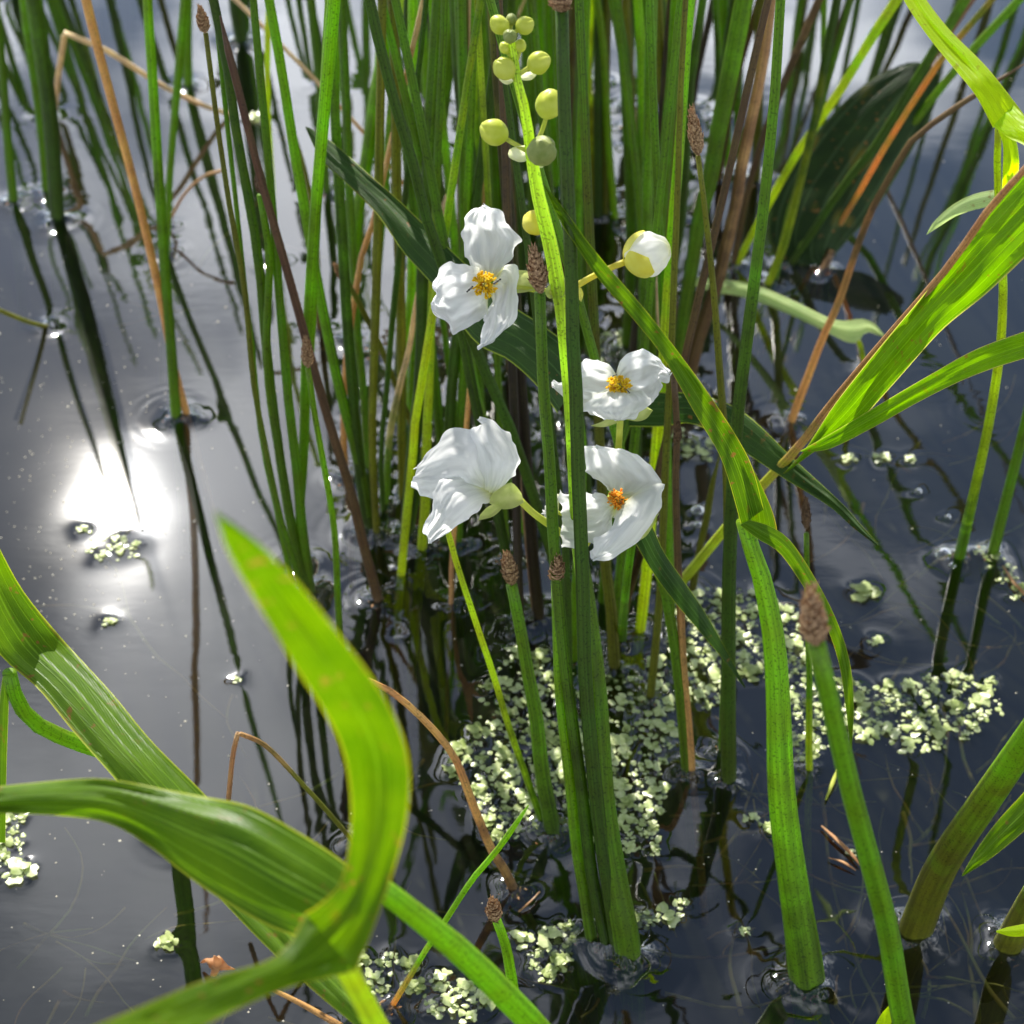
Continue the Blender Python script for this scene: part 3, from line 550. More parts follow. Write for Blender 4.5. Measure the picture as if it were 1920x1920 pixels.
def petiole(pts, t0, col='green', foot=None, n=26, flat=.85, trans=.4):
    """pts: (px,py,w,t) from the blade down; foot (px,py,w) on the water"""
    out = [[*at(p[0], p[1], p[3] * TS), wm(p[2], p[3] * TS) / 2] for p in pts]
    if foot:
        B = on(foot[0], foot[1]); r = wm(foot[2], depth(B)) / 2; out.append([*B, r]); FEET.append((B.x, B.y, r))
        a = Vector(out[-2][:3]); d = (B - a).normalized(); d /= max(.35, -d.z); out.append([*(B + d * .11), r * .95])
    return tube(out[::-1], n, 12, flat), out
def leaf(label, mat, lobes, stalk=None, stalkcol='green', name='arrowhead_leaf', foot=None, cat='leaf', labels=None, origin=None, thick=True):
    for kw in lobes:
        if not callable(kw['tf']): kw['tf'] = [q * TS for q in kw['tf']]
    geos = [blade(**kw) for kw in lobes]
    if stalk: sg, so = petiole(stalk, None, stalkcol, foot)
    org = Vector(so[-1][:3]) if stalk and not foot else (on(foot[0], foot[1]) if foot else geos[0][0][0])
    e = empty(name, org, label, cat)
    for i, g in enumerate(geos):
        m = mat[i] if isinstance(mat, list) else mat
        MO('leaf_lobe', g, m, e)
    if stalk:
        a, b = (stalkcol.split('>') + [None])[:2]
        MO('leaf_stalk', sg, stem_mat(a, b, .4), e)
    return e
def plane_t(foot, k):
    B = on(*foot)
    def f(px, py):
        d = ray(px, py); return (B.y - k * CAMH) / (d.y + k * d.z)
    return f
# big curved leaf in front, lower left
leaf('big bright leaf in the left foreground curling like a hook, nearest of all', L_BRIGHT, [
    dict(L=[(403,960),(428,1035),(470,1110),(520,1195),(562,1265),(605,1330),(640,1400),(656,1480),(657,1560),(640,1650),(600,1695),(572,1712)],
         R=[(410,962),(478,1012),(560,1095),(640,1195),(712,1292),(755,1380),(769,1450),(762,1540),(742,1620),(715,1700),(685,1780),(665,1822)],
         tf=[.262,.275,.29,.30,.31,.325,.335,.345,.35], nv=44, nu=14, fold=-.10, camber=.12, tl=.12, wr=.004, seed=3, ruf=.002),
    dict(L=[(665,1822),(620,1832),(540,1852),(450,1890),(360,1935),(250,1990)],
         R=[(572,1712),(545,1765),(500,1802),(400,1832),(300,1872),(160,1932)],
         tf=[.35,.345,.335,.325,.315,.30], nv=26, nu=12, fold=.08, camber=-.10, wr=.004, seed=4)],
    stalk=[(640,1800,46,.352),(668,1850,44,.37),(698,1910,46,.39),(740,2010,48,.43)], stalkcol='yellowgreen', foot=(800,2300,50))
# left edge leaf with veins
leaf('dark veined leaf entering at the left edge, its long lobe sloping down right', [L_MID, L_MID], [
    dict(L=[(-75,960),(-60,1060),(-35,1160),(0,1228),(30,1256),(75,1295),(140,1375),(215,1460),(300,1560),(380,1650),(450,1725),(520,1795),(600,1868),(700,1950)],
         R=[(-30,965),(0,1030),(45,1110),(110,1190),(160,1245),(215,1305),(285,1390),(370,1475),(450,1560),(530,1660),(600,1760),(680,1850),(745,1940)],
         tf=[.54,.555,.56,.545,.53,.52,.51,.50,.49,.48], nv=46, nu=12, fold=.12, camber=.0, wr=.004, seed=5),
    ],
    stalk=[(18,1262,28,.56),(35,1320,30,.575),(80,1365,34,.59),(165,1400,36,.61),(260,1440,36,.64)], stalkcol='bright', foot=(330,1560,34))
leaf('broad two-toned leaf below the veined one, passing behind the hooked leaf', [L_MID], [
    dict(L=[(-60,1535),(0,1526),(130,1531),(210,1546),(280,1587),(350,1642),(420,1690),(500,1735),(580,1765),(640,1780)],
         R=[(-60,1480),(0,1474),(150,1460),(215,1462),(300,1478),(390,1495),(470,1512),(560,1560),(640,1612),(700,1665)],
         tf=[.44,.435,.43,.425,.42,.415,.41,.41], nv=34, nu=14, fold=.16, camber=-.08, tr=-.12, wr=.005, seed=8, ruf=.002)],
    stalk=[(680,1640,48,.415),(760,1700,50,.43),(870,1790,54,.45),(960,1880,54,.47),(1030,1960,52,.50)], stalkcol='green>bright', foot=(1140,2140,50))
# long lobe arching down from the flower stalk to the thick right-hand stalk
pt = plane_t((1513,1842), -.235)
leaf('long folded leaf arching from the flower stalk to the thick stalk on the right', [L_MID, L_MID, L_BRIGHT], [
    dict(L=[(1390,985),(1366,900),(1345,845),(1300,770),(1240,665),(1180,590),(1120,520),(1080,460),(1050,415),(1018,345)],
         R=[(1432,955),(1412,880),(1385,825),(1330,740),(1268,655),(1205,575),(1140,500),(1096,445),(1060,395),(1020,345)],
         tf=pt, nv=44, nu=10, fold=-.25, camber=0, wr=.002, seed=9),
    dict(L=[(1388,985),(1420,1010),(1460,1035),(1500,1090),(1545,1165),(1572,1240),(1585,1320),(1594,1402)],
         R=[(1405,975),(1440,985),(1478,1010),(1520,1070),(1565,1155),(1592,1235),(1601,1320),(1597,1405)],
         tf=lambda x, y: pt(x, y) - .012, nv=30, nu=8, fold=.18, wr=.002, seed=10),
    dict(L=[(1392,990),(1393,930),(1388,880),(1378,825)], R=[(1462,1028),(1452,970),(1425,905),(1384,825)],
         tf=lambda x, y: pt(x, y) + .006, nv=16, nu=8, fold=.1, wr=.003, seed=12)],
    stalk=[(1394,975,30,pt(1394,975)/TS),(1410,1030,32,pt(1410,1030)/TS),(1430,1090,36,pt(1430,1090)/TS),(1451,1200,42,pt(1451,1200)/TS),(1459,1320,46,pt(1459,1320)/TS),(1465,1480,52,pt(1465,1480)/TS),(1482,1620,56,pt(1482,1620)/TS),(1502,1750,62,pt(1502,1750)/TS)],
    stalkcol='green>bright', foot=(1514,1842,68))
# long dark leaf behind the top flower
leaf('long dark leaf with pale rims slanting behind the top white flower', L_SHADED, [
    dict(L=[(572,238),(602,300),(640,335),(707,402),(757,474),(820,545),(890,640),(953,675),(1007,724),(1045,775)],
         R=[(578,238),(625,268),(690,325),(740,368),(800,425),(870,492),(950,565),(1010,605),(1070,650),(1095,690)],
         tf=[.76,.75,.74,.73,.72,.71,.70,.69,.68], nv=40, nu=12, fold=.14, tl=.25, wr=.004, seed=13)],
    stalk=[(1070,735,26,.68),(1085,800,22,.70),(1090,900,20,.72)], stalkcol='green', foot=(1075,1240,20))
leaf('dark pointed leaf right of the small white flower, tip above open water', L_SHADED, [
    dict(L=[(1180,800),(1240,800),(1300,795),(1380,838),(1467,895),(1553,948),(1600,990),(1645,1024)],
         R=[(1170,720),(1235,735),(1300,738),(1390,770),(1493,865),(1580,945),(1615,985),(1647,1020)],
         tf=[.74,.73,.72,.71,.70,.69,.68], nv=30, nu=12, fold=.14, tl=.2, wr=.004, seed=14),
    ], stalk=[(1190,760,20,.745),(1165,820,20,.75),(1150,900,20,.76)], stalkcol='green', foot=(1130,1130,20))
leaf('narrow dark leaf with a pale margin under the lowest flower', L_SHADED, [
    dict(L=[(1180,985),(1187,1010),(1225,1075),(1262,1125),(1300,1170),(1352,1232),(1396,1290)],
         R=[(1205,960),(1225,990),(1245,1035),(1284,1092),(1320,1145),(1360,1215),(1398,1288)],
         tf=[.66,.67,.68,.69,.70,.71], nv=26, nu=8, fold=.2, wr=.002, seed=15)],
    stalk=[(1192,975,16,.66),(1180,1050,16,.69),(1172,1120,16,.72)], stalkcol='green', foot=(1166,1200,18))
# right leaf
leaf('large ribbed leaf fanning out to the right edge, brown-rimmed', [L_RIB, L_RIB], [
    dict(L=[(1468,888),(1510,842),(1560,765),(1610,700),(1662,636),(1750,530),(1835,420),(1930,310)],
         R=[(1472,888),(1530,845),(1600,800),(1680,715),(1765,620),(1848,552),(1925,480),(1990,420)],
         tf=[.66,.65,.62,.59,.57,.55,.54], nv=36, nu=14, fold=.10, camber=0, tl=-.1, wr=.005, seed=16, ruf=.002),
    dict(L=[(1500,846),(1580,800),(1660,752),(1740,705),(1830,655),(1930,618)],
         R=[(1512,848),(1560,840),(1640,800),(1720,755),(1800,715),(1870,688),(1935,668)],
         tf=[.655,.63,.61,.585,.56], nv=28, nu=10, fold=-.12, camber=.05, wr=.003, seed=17)],
    stalk=[(1930,308,14,.50),(1850,398,15,.535),(1780,498,15,.565),(1657,640,15,.61),(1563,752,16,.655),(1497,838,18,.69),(1425,915,20,.735),(1353,1000,20,.78)], stalkcol='yellowgreen>rust', foot=(1275,1095,20))
# top right bright leaf
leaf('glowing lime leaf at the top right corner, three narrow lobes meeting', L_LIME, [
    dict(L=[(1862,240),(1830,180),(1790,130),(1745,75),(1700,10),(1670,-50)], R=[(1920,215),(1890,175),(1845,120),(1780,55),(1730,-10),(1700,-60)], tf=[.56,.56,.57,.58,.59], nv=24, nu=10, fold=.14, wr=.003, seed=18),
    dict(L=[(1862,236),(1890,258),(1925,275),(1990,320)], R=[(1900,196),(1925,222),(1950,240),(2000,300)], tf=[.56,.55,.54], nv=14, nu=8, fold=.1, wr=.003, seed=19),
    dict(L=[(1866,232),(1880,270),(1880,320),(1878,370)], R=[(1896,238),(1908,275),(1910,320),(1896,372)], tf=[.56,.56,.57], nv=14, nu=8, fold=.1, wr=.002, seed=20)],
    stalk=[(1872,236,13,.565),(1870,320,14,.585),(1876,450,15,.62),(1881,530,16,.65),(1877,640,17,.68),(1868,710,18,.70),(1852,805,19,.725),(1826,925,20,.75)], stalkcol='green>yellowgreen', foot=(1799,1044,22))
B2 = plane_t((1860,1042), -.1)
S('plain green stalk at the right edge beside the lime leaf stalk', [(1860,1042),(1890,923),(1925,780),(1970,600)], 21, 17, 'green', -.1, name='leaf_stalk_stem', cat='stalk')
leaf('small pale drooping leaf tip left of the lime stalk', L_PALE, [
    dict(L=[(1737,440),(1752,415),(1785,385),(1830,363),(1900,350)], R=[(1738,440),(1765,422),(1800,402),(1850,388),(1905,380)], tf=[.70,.69,.68,.67], nv=18, nu=8, fold=.15, wr=.002, seed=21)])
leaf('pale twisted leaf lying across the water below the fan of stems', L_PALE, [
    dict(L=[(1302,535),(1340,548),(1397,558),(1480,590),(1540,618),(1590,642),(1610,640),(1625,622),(1655,632)],
         R=[(1308,519),(1350,524),(1410,532),(1480,560),(1560,598),(1600,600),(1615,597),(1640,607),(1658,628)], tf=[1.0,.99,.97,.95,.93,.91,.89], nv=30, nu=8, fold=.2, wr=.005, seed=22)],
    stalk=[(1600,628,10,.915),(1612,645,10,.92)], stalkcol='yellowgreen', foot=(1622,690,10))
po = plane_t((1545,505), -.9)
leaf('big dark oval leaf with yellow blotches behind the fan of stems', L_OLD, [
    dict(L=[(1530,495),(1470,505),(1440,440),(1455,360),(1500,290),(1560,215),(1625,155),(1700,118),(1738,120)],
         R=[(1545,500),(1590,450),(1640,395),(1690,315),(1725,255),(1752,200),(1762,160),(1752,130),(1740,120)], tf=po, nv=34, nu=16, fold=.10, camber=0, wr=.004, seed=23)],
    stalk=[(1560,470,14,po(1560,470)/TS),(1550,490,15,po(1550,490)/TS)], stalkcol='brown', foot=(1543,508,18), name='pond_leaf')
# lower right thick stalks
def stalk(label, pts, foot, col):
    out = [[*at(p[0], p[1], p[3] * TS), wm(p[2], p[3] * TS) / 2] for p in pts]
    B = on(foot[0], foot[1]); r = wm(foot[2], depth(B)) / 2; out.append([*B, r]); FEET.append((B.x, B.y, r))
    a = Vector(out[-2][:3]); d = (B - a).normalized(); d /= max(.35, -d.z); out.append([*(B + d * .11), r])
    x, y = (col.split('>') + [None])[:2]
    ob = MO('leaf_stalk_stem', tube(out[::-1], 30, 14, .8), stem_mat(x, y, .38), None, B); tag(ob, label, 'stalk'); return ob
stalk('thick leaf stalk slanting out at the right edge, bright along its left side', [(2420,640,30,.45),(2230,900,38,.475),(2110,1100,46,.51),(2010,1260,52,.54),(1920,1395,58,.57),(1850,1497,62,.60),(1765,1625,64,.65)], (1716,1745,66), 'olive>bright')
stalk('cut-looking thick stalk in the lower right corner in a bright ring', [(2380,880,28,.46),(2250,1110,34,.49),(2150,1310,42,.525),(2060,1480,46,.56),(1960,1640,50,.61)], (1890,1772,58), 'olive>bright')
leaf('red-tipped green leaf hanging in at the right edge', L_MID, [
    dict(L=[(1803,1642),(1830,1595),(1870,1540),(1925,1480),(2010,1380)], R=[(1805,1643),(1850,1615),(1895,1580),(1935,1545),(2020,1470)], tf=[.55,.54,.53,.52], nv=20, nu=8, fold=.12, wr=.003, seed=25)])
leaf('small yellow leaf tip poking in at the bottom edge', L_LIME, [
    dict(L=[(1630,1945),(1650,1905),(1668,1884)], R=[(1662,1945),(1672,1915),(1670,1884)], tf=[.64,.63,.62], nv=10, nu=6, fold=.2, seed=26)])
leaf('narrow yellow-green leaf at the foot of the lower right stalk', L_LIME, [
    dict(L=[(1868,1745),(1890,1738),(1930,1730),(1980,1715)], R=[(1868,1748),(1895,1756),(1930,1755),(1985,1750)], tf=[.63,.62,.61], nv=10, nu=6, fold=.2, seed=27)])
leaf('narrow upright green blade on the very left edge', L_MID, [
    dict(L=[(-8,1580),(-6,1450),(-2,1330),(6,1262)], R=[(10,1580),(12,1450),(16,1330),(18,1262)], tf=[.58,.575,.57,.565], nv=14, nu=5, fold=.3, seed=28)])
# ------------------------------------------------------------------ the flowering stalk
SK = -.28
st = plane_t((1178,1797), SK)
FOOT = on(1178, 1797)
plant = empty('arrowhead_flower_stalk', FOOT, 'arrowhead plant stalk carrying four white flowers, an opening bud and yellow buds', 'flowering plant')
sc_pts = [(956,62,13),(963,100,14),(970,150,16),(985,210,19),(996,290,22),(1010,370,26),(1025,430,28),(1038,490,28),(1047,545,30),(1052,580,23),(1056,640,19),(1067,760,20),(1076,900,22),(1085,1020,27),(1100,1130,34),(1117,1300,42),(1130,1500,46),(1153,1650,48),(1178,1797,52)]
out = [[*at(x, y, st(x, y)), wm(w, st(x, y)) / 2] for x, y, w in sc_pts][::-1]
out.insert(0, [out[0][0] + .008, out[0][1] - .01, -.11, out[0][3]])
FEET.append((FOOT.x, FOOT.y, out[1][3]))
MO('flower_stalk', tube(out, 60, 12, .9), M_SCAPE, plant)
def pin(px, py, dt=0.0): return at(px, py, st(px, py) + dt)
def pedicel(name, parent, pts, w0, w1, mat):
    n = len(pts); o = [[*pin(p[0], p[1], p[2]), wm(w0 + (w1 - w0) * i / (n - 1), st(p[0], p[1])) / 2] for i, p in enumerate(pts)]
    return MO(name, tube(o, 14, 8), mat, parent)
def child_empty(name, loc, parent):
    e = bpy.data.objects.new(name, None); COLL.objects.link(e); e.parent = parent
    return e
BUDS = [(937,47,18,0,0), (959,37,11,.004,1), (984,48,17,0,0), (956,68,13,-.006,1), (947,90,11,.001,0), (975,86,12,.001,0),
        (946,129,21,-.002,2), (1010,118,21,0,0), (1030,196,27,.002,0), (927,248,25,0,0), (1016,283,28,-.008,1), (1003,418,23,.010,3)]
BM = [M_BUD, M_BUD_DULL, M_BUD, M_BUD_Y]
ped = {6: [(968,150,0),(958,140,-.001)], 7: [(972,140,0),(990,128,0),(998,122,0)], 8: [(1005,272,.0),(1018,240,.002),(1025,215,.002)],
       9: [(988,283,0),(965,270,0),(945,258,0)], 10: [(1000,296,-.004),(1010,290,-.006)], 11: [(1024,440,.006),(1012,430,.009)],
       0: [(957,66,0),(947,56,0)], 2: [(958,64,0),(972,56,0)], 3: [(957,80,-.001),(956,72,-.004)], 4: [(964,115,0),(953,100,.001)], 5: [(968,115,0),(974,97,.001)], 1: [(957,60,.001),(958,48,.003)]}
for i, (x, y, r, dt, mk) in enumerate(BUDS):
    c = pin(x, y, dt); rr = wm(r, depth(c)); pp = [pin(*q) for q in ped[i]]; ax = (c - pp[0]).normalized()
    b = MO('bud', ball(c, rr * 1.03, .95 + .02 * (i % 4), 1.06 - .03 * (i % 3), ax, 14, .13, i * 1.3, .07, .05), BM[mk], plant)
    o = [[*q, wm(7 if i > 5 else 6, depth(q)) / 2 * 1.3] for q in pp] + [[*(c - ax * rr * .7), wm(9, depth(c)) / 2]]
    MO('pedicel', tube(o, 8, 7), M_BUD if mk != 3 else M_BUD_Y, b, None) if False else MO('pedicel', tube(o, 8, 7), M_BUD, plant)
def bract(pts, dt, mat=M_BRACT):
    """a small cupped scale: outline given as left and right edges"""
    L, R = pts; g = blade(L=L, R=R, tf=lambda x, y: st(x, y) + dt, nv=8, nu=6, camber=.35, wr=.0006, seed=3); MO('bract', g, mat, plant)
bract(([(985,272),(962,276),(953,284),(955,296),(968,302)], [(988,300),(984,303),(978,304),(974,304),(969,303)]), -.001)
bract(([(970,145),(985,136),(1000,134),(1008,136)], [(972,148),(984,151),(998,149),(1008,138)]), .001)
bract(([(932,140),(938,152),(952,159),(966,150)], [(966,130),(968,138),(968,144),(968,148)]), .001, M_BRACT)
bract(([(990,298),(1000,310),(1015,315)], [(1020,300),(1022,306),(1018,314)]), .002)
bract(([(1028,535),(1022,548),(1030,560),(1048,556)], [(1062,520),(1064,535),(1062,550),(1052,558)]), -.003, M_SEPAL)
bract(([(1078,535),(1084,548),(1086,562)], [(1090,540),(1094,552),(1090,566)]), .002, M_BUD_Y)
def flower(c, petals, stam=None, sepals=(), ped=None, smat=None, nst=120, sr=.0042, nst0=0):
    """c: (px,py,dt) the heart; petals: list of (L,R,kwargs)"""
    cp = pin(*c); T0 = depth(cp)
    f = MO('flower', ball(cp + FW * .001, .0016, 1, 1, FW), M_SEPAL, plant); f.location = (0, 0, 0)
    def part(name, geo, mat):
        V, F, U = geo; o = mesh_obj(name, V, F, mat, FOOT, U, True, parent=f); return o
    for i, (L, R, kw) in enumerate(petals):
        k2 = dict(nv=34, nu=30, wr=.0026, ws=1.5, fr=4.2, seed=i * 5 + c[0]); k2.update(kw); tfs = k2.pop('tf'); k2['tf'] = [T0 + q for q in tfs]
        part('petal', blade(L=L, R=R, **k2), M_PETAL)
    for L, R, tfs in sepals: part('sepal', blade(L=L, R=R, tf=[T0 + q for q in tfs], nv=12, nu=8, camber=.25, wr=.0006), M_SEPAL)
    if stam:
        rnd = random.Random(int(c[0])); gs = []
        sx, sy, wx, wy = stam
        for i in range(nst):
            a = rnd.uniform(0, 6.283); q = math.sqrt(rnd.random()); x = sx + wx * q * math.cos(a); y = sy + wy * q * math.sin(a)
            e = at(x, y, T0 - .0058 * (1 - .55 * q * q) + rnd.uniform(-.0006, .0006)); b = at(sx + (x - sx) * .45, sy + (y - sy) * .45, T0 - .0005)
            m = b.lerp(e, .62); gs.append(tube([[*b, .00016], [*m, .0002], [*b.lerp(e, .75), .0005], [*e, .0004]], 6, 5))
        part('stamens', merge(gs), smat or M_STAMEN)
    if ped:
        o = [[*pin(p[0], p[1], p[2]), wm(p[3], st(p[0], p[1])) / 2] for p in ped]
        part('pedicel', tube(o, 14, 9), M_BUD)
    return f
flower((908,535,-.004), [
    ([(903,528),(890,507),(871,471),(866,443),(871,412),(885,395),(907,386)], [(926,524),(948,497),(966,470),(975,446),(964,430),(948,417),(940,397),(922,388),(908,386)], dict(tf=[0,.002,.005,.007,.006,.004], camber=.12, edgecurl=-.02)),
    ([(900,526),(891,500),(862,496),(837,493),(820,508),(815,528),(819,546),(811,565)], [(918,558),(912,590),(890,608),(872,620),(854,631),(842,611),(822,599),(809,580),(811,567)], dict(tf=[0,.000,-.001,-.001,.001,.003], camber=.14, edgecurl=-.02)),
    ([(918,548),(922,568),(907,596),(905,622),(903,640),(899,651)], [(928,520),(950,494),(971,500),(970,547),(966,590),(946,622),(920,643),(901,652)], dict(tf=[0,-.001,-.002,-.003,-.004,-.004], camber=.16, edgecurl=-.03))],
    stam=(909,534,25,27), sepals=[([(962,506),(985,507),(1002,512)], [(965,550),(985,548),(1003,543)], [.004,.004,.004])],
    ped=[(1040,548,0,12),(1015,545,.0,11),(960,538,.002,9),(925,534,.001,8)])
flower((1163,728,.006), [
    ([(1160,712),(1155,699),(1138,684),(1113,672),(1092,679),(1062,710),(1035,716)], [(1160,735),(1152,765),(1135,781),(1098,769),(1075,755),(1052,744),(1036,722)], dict(tf=[0,.001,.003,.005,.006], camber=.15, edgecurl=-.02)),
    ([(1160,716),(1158,698),(1166,673),(1183,659),(1211,653),(1234,670),(1256,699)], [(1170,735),(1200,748),(1222,750),(1236,730),(1240,714),(1252,712),(1257,702)], dict(tf=[0,.002,.005,.006,.003], camber=.18, edgecurl=-.02)),
    ([(1148,732),(1125,735),(1105,750),(1096,768),(1125,780),(1155,787)], [(1172,730),(1198,735),(1222,750),(1205,770),(1183,784),(1157,787)], dict(tf=[0,-.003,-.005,-.005,-.003], camber=-.08))],
    stam=(1160,722,26,19), sepals=[([(1165,780),(1145,783),(1125,792),(1108,798)], [(1165,788),(1150,796),(1130,801),(1109,799)], [-.001,0,.001]), ([(1170,778),(1190,776),(1208,762),(1222,768)], [(1170,786),(1195,790),(1212,785),(1224,770)], [-.001,0,.001])],
    ped=[(1090,1035,0,11),(1125,980,.02,12),(1155,900,.036,13),(1159,850,.030,13),(1163,785,.012,13)], sr=.004)
flower((915,918,-.006), [
    ([(905,940),(890,870),(876,840),(868,820),(874,808),(890,802),(914,813)], [(925,925),(950,910),(972,880),(977,862),(962,826),(934,793),(912,781),(898,782)], dict(tf=[0,-.002,-.004,-.004,-.001,.003], camber=-.22, wr=.0022)),
    ([(915,930),(880,935),(845,930),(811,934),(790,924),(770,915)], [(925,920),(905,850),(900,815),(874,806),(849,803),(817,832),(784,871)], dict(tf=[0,-.002,-.004,-.004,-.001,.002], camber=-.18, wr=.0026)),
    ([(930,930),(928,934),(900,951),(868,981),(835,1000),(806,1017)], [(895,905),(862,888),(825,898),(811,930),(810,960),(798,992),(804,1014)], dict(tf=[0,-.006,-.011,-.012,-.010,-.008], camber=-.20, wr=.0022))],
    sepals=[([(978,925),(968,912),(955,905),(925,925),(915,940)], [(982,942),(965,952),(945,955),(930,950),(918,944)], [-.001,-.003,-.004]), ([(935,942),(915,950),(900,965)], [(945,950),(925,968),(897,976)], [-.001,-.002,-.002])],
    ped=[(1068,1010,0,14),(1030,984,-.004,14),(1000,962,-.006,13),(975,938,-.007,14)])
flower((1158,938,-.004), [
    ([(1150,925),(1120,900),(1098,880),(1093,856),(1096,835),(1120,840)], [(1168,932),(1200,925),(1230,912),(1242,905),(1222,878),(1190,852),(1161,843),(1122,838)], dict(tf=[0,.002,.004,.002,-.001], camber=.20, edgecurl=-.03)),
    ([(1150,938),(1120,924),(1085,924),(1047,921)], [(1152,960),(1140,1000),(1120,1020),(1084,1028),(1054,1027)], dict(tf=[0,.002,.003,.003], camber=.12)),
    ([(1152,955),(1150,985),(1117,1011),(1109,1030),(1112,1048)], [(1168,945),(1191,925),(1243,904),(1240,930),(1231,960),(1193,1014),(1150,1041),(1114,1049)], dict(tf=[0,-.005,-.010,-.010,-.008], camber=-.22, wr=.0014)),
    ],
    stam=(1158,938,20,24), smat=M_STAMEN_O, nst=80, sepals=[([(1170,1000),(1205,1000),(1228,970)], [(1180,1020),(1212,1005),(1236,962)], [.004,.003,.002])],
    ped=[(1085,1020,0,14),(1110,1010,.008,12),(1140,970,.006,11),(1156,945,.002,10)])
flower((1030,950,.004), [([(1045,985),(1035,970),(1022,972),(1019,962)], [(1050,925),(1040,932),(1030,945),(1020,958)], dict(tf=[0,0,.001], nv=10, nu=10))], ped=[(1078,980,.002,7),(1055,965,.004,7),(1040,958,.004,7)])
# opening bud on the right
c = pin(1213,477,.004); rr = wm(43, depth(c)); ax = (pin(1250,465,.002) - pin(1170,492,.004)).normalized()
ob_ = MO('opening_bud', ball(c, rr * .97, 1.0, 1.0, ax, 30, .10, .6, .10, .10), M_PETAL, plant)
for k, ang in enumerate((-.95, 1.05, 3.1)):
    q = ax.to_track_quat('Z', 'Y'); V, F, U = [], [], []
    for i in range(13):
        for j in range(9):
            v = i / 12; u = (j / 8 - .5) * 2; th = math.pi - v * 1.75; ph = ang + u * (.95 * math.sin(min(1, v * 1.2 + .25) * math.pi * .5) * (1 - max(0, v - .6) * 1.6) + .05)
            d = Vector((math.sin(th) * math.cos(ph), math.sin(th) * math.sin(ph), math.cos(th))); V.append(c + q @ d * rr * (1.045 + .02 * (1 - u * u))); U.append((j / 8, v))
    for i in range(12):
        for j in range(8):
            a = i * 9 + j; F.append((a, a + 1, a + 10, a + 9))
    mesh_obj('sepal', V, F, M_BUD_Y, FOOT, U, True, parent=ob_)
V, F, U = tube([[*pin(x, y, dt), wm(w, st(x, y)) / 2] for x, y, dt, w in ((1056,548,0,13),(1085,533,.001,13),(1110,519,.002,12),(1145,502,.003,12),(1172,491,.004,13))], 14, 9)
mesh_obj('pedicel', V, F, M_BUD_Y, FOOT, U, True, parent=ob_)
# ------------------------------------------------------------------ flies
def fly(label, px, py, dt, a, ln):
    p = pin(px, py, dt); d = (RT * math.cos(a) - UP * math.sin(a)).normalized(); L = wm(ln, depth(p))
    e = empty('fly', p, label, 'fly')
    MO('body', merge([ball(p, L * .22, .7, 1.6, d, 6), ball(p + d * L * .42, L * .15, 1, 1, d, 6), ball(p - d * L * .38, L * .2, .75, 1.9, d, 6)]), M_FLY, e)
    n = -FW
    for s in (-1, 1):
        w = d.cross(n) * s; V = [p + n * L * .12, p + n * L * .2 + w * L * .22 - d * L * .25, p + n * L * .16 + w * L * .16 - d * L * .72, p + n * L * .12 - d * L * .5]
        MO('wing', (V, [(0, 1, 2, 3)], [(0, 0), (1, 0), (1, 1), (0, 1)]), M_WING, e)
fly('black fly on the right side of the top flower\'s yellow heart', 933, 527, -.012, -.6, 14)
fly('black fly on the petal left of the top flower\'s yellow heart', 880, 543, -.008, 2.4, 13)
fly('tiny fly on the stamens of the small right-hand flower', 1178, 734, -.002, .8, 8)
fly('tiny fly on the top left of the small flower\'s stamens', 1152, 704, -.002, 2.8, 7)
# ------------------------------------------------------------------ floating fern (small rosettes) on the water
def rosette_mesh(name, seed, mat, r=.005):
    rnd = random.Random(seed); V, F, U = [], [], []
    nl = rnd.randint(5, 8)
    for j in range(nl):
        a = 6.283 * j / nl + rnd.uniform(-.35, .35); rad = r * (rnd.uniform(.10, .35) if j % 3 == 0 else rnd.uniform(.45, .85))
        cx, cy, cz = rad * math.cos(a), rad * math.sin(a), rnd.uniform(.0004, .0017) + (.0012 if j % 3 == 0 else 0)
        lr = r * rnd.uniform(.30, .50); el = rnd.uniform(.75, 1.1); tx, ty = rnd.uniform(-.38, .38), rnd.uniform(-.38, .38); o = len(V)
        rings = ((0, .0), (.6, .55), (1.0, 1.0))
        V.append((cx, cy, cz + lr * .02)); U.append((.5, .5))
        for ri, (q, dn) in enumerate(rings[1:]):
            for k in range(9):
                b = 6.283 * k / 9; rr_ = lr * q * (1 + .14 * math.sin(3 * b + j) + .08 * math.sin(7 * b + j * 2)); x = rr_ * math.cos(b); y = rr_ * el * math.sin(b)
                notch = .72 if (ri == 1 and k == int(j * 2.3) % 9) else 1
                V.append((cx + x * notch, cy + y * notch, max(.0001, cz + tx * x + ty * y + lr * (.10 - .14 * dn * dn + .16 * math.cos(2 * b + j) * q)))); U.append((.5 + x, .5 + y))
        for k in range(9):
            F.append((o, o + 1 + k, o + 1 + (k + 1) % 9)); a1 = o + 1 + k; a2 = o + 1 + (k + 1) % 9; F.append((a1, a1 + 9, a2 + 9, a2))
    me = bpy.data.meshes.new(name); me.from_pydata(V, [], F); me.polygons.foreach_set('use_smooth', [True] * len(me.polygons)); me.materials.append(mat); return me
RM = [rosette_mesh('floating_fern', 100 + i, M_DUCK if i % 3 else M_DUCK2) for i in range(12)]
RAFT = []
rd = random.Random(21)
def inside(x, y, poly):
    c = False; j = len(poly) - 1
    for i in range(len(poly)):
        a, b = poly[i], poly[j]
        if (a[1] > y) != (b[1] > y) and x < (b[0] - a[0]) * (y - a[1]) / (b[1] - a[1]) + a[0]: c = not c
        j = i
    return c
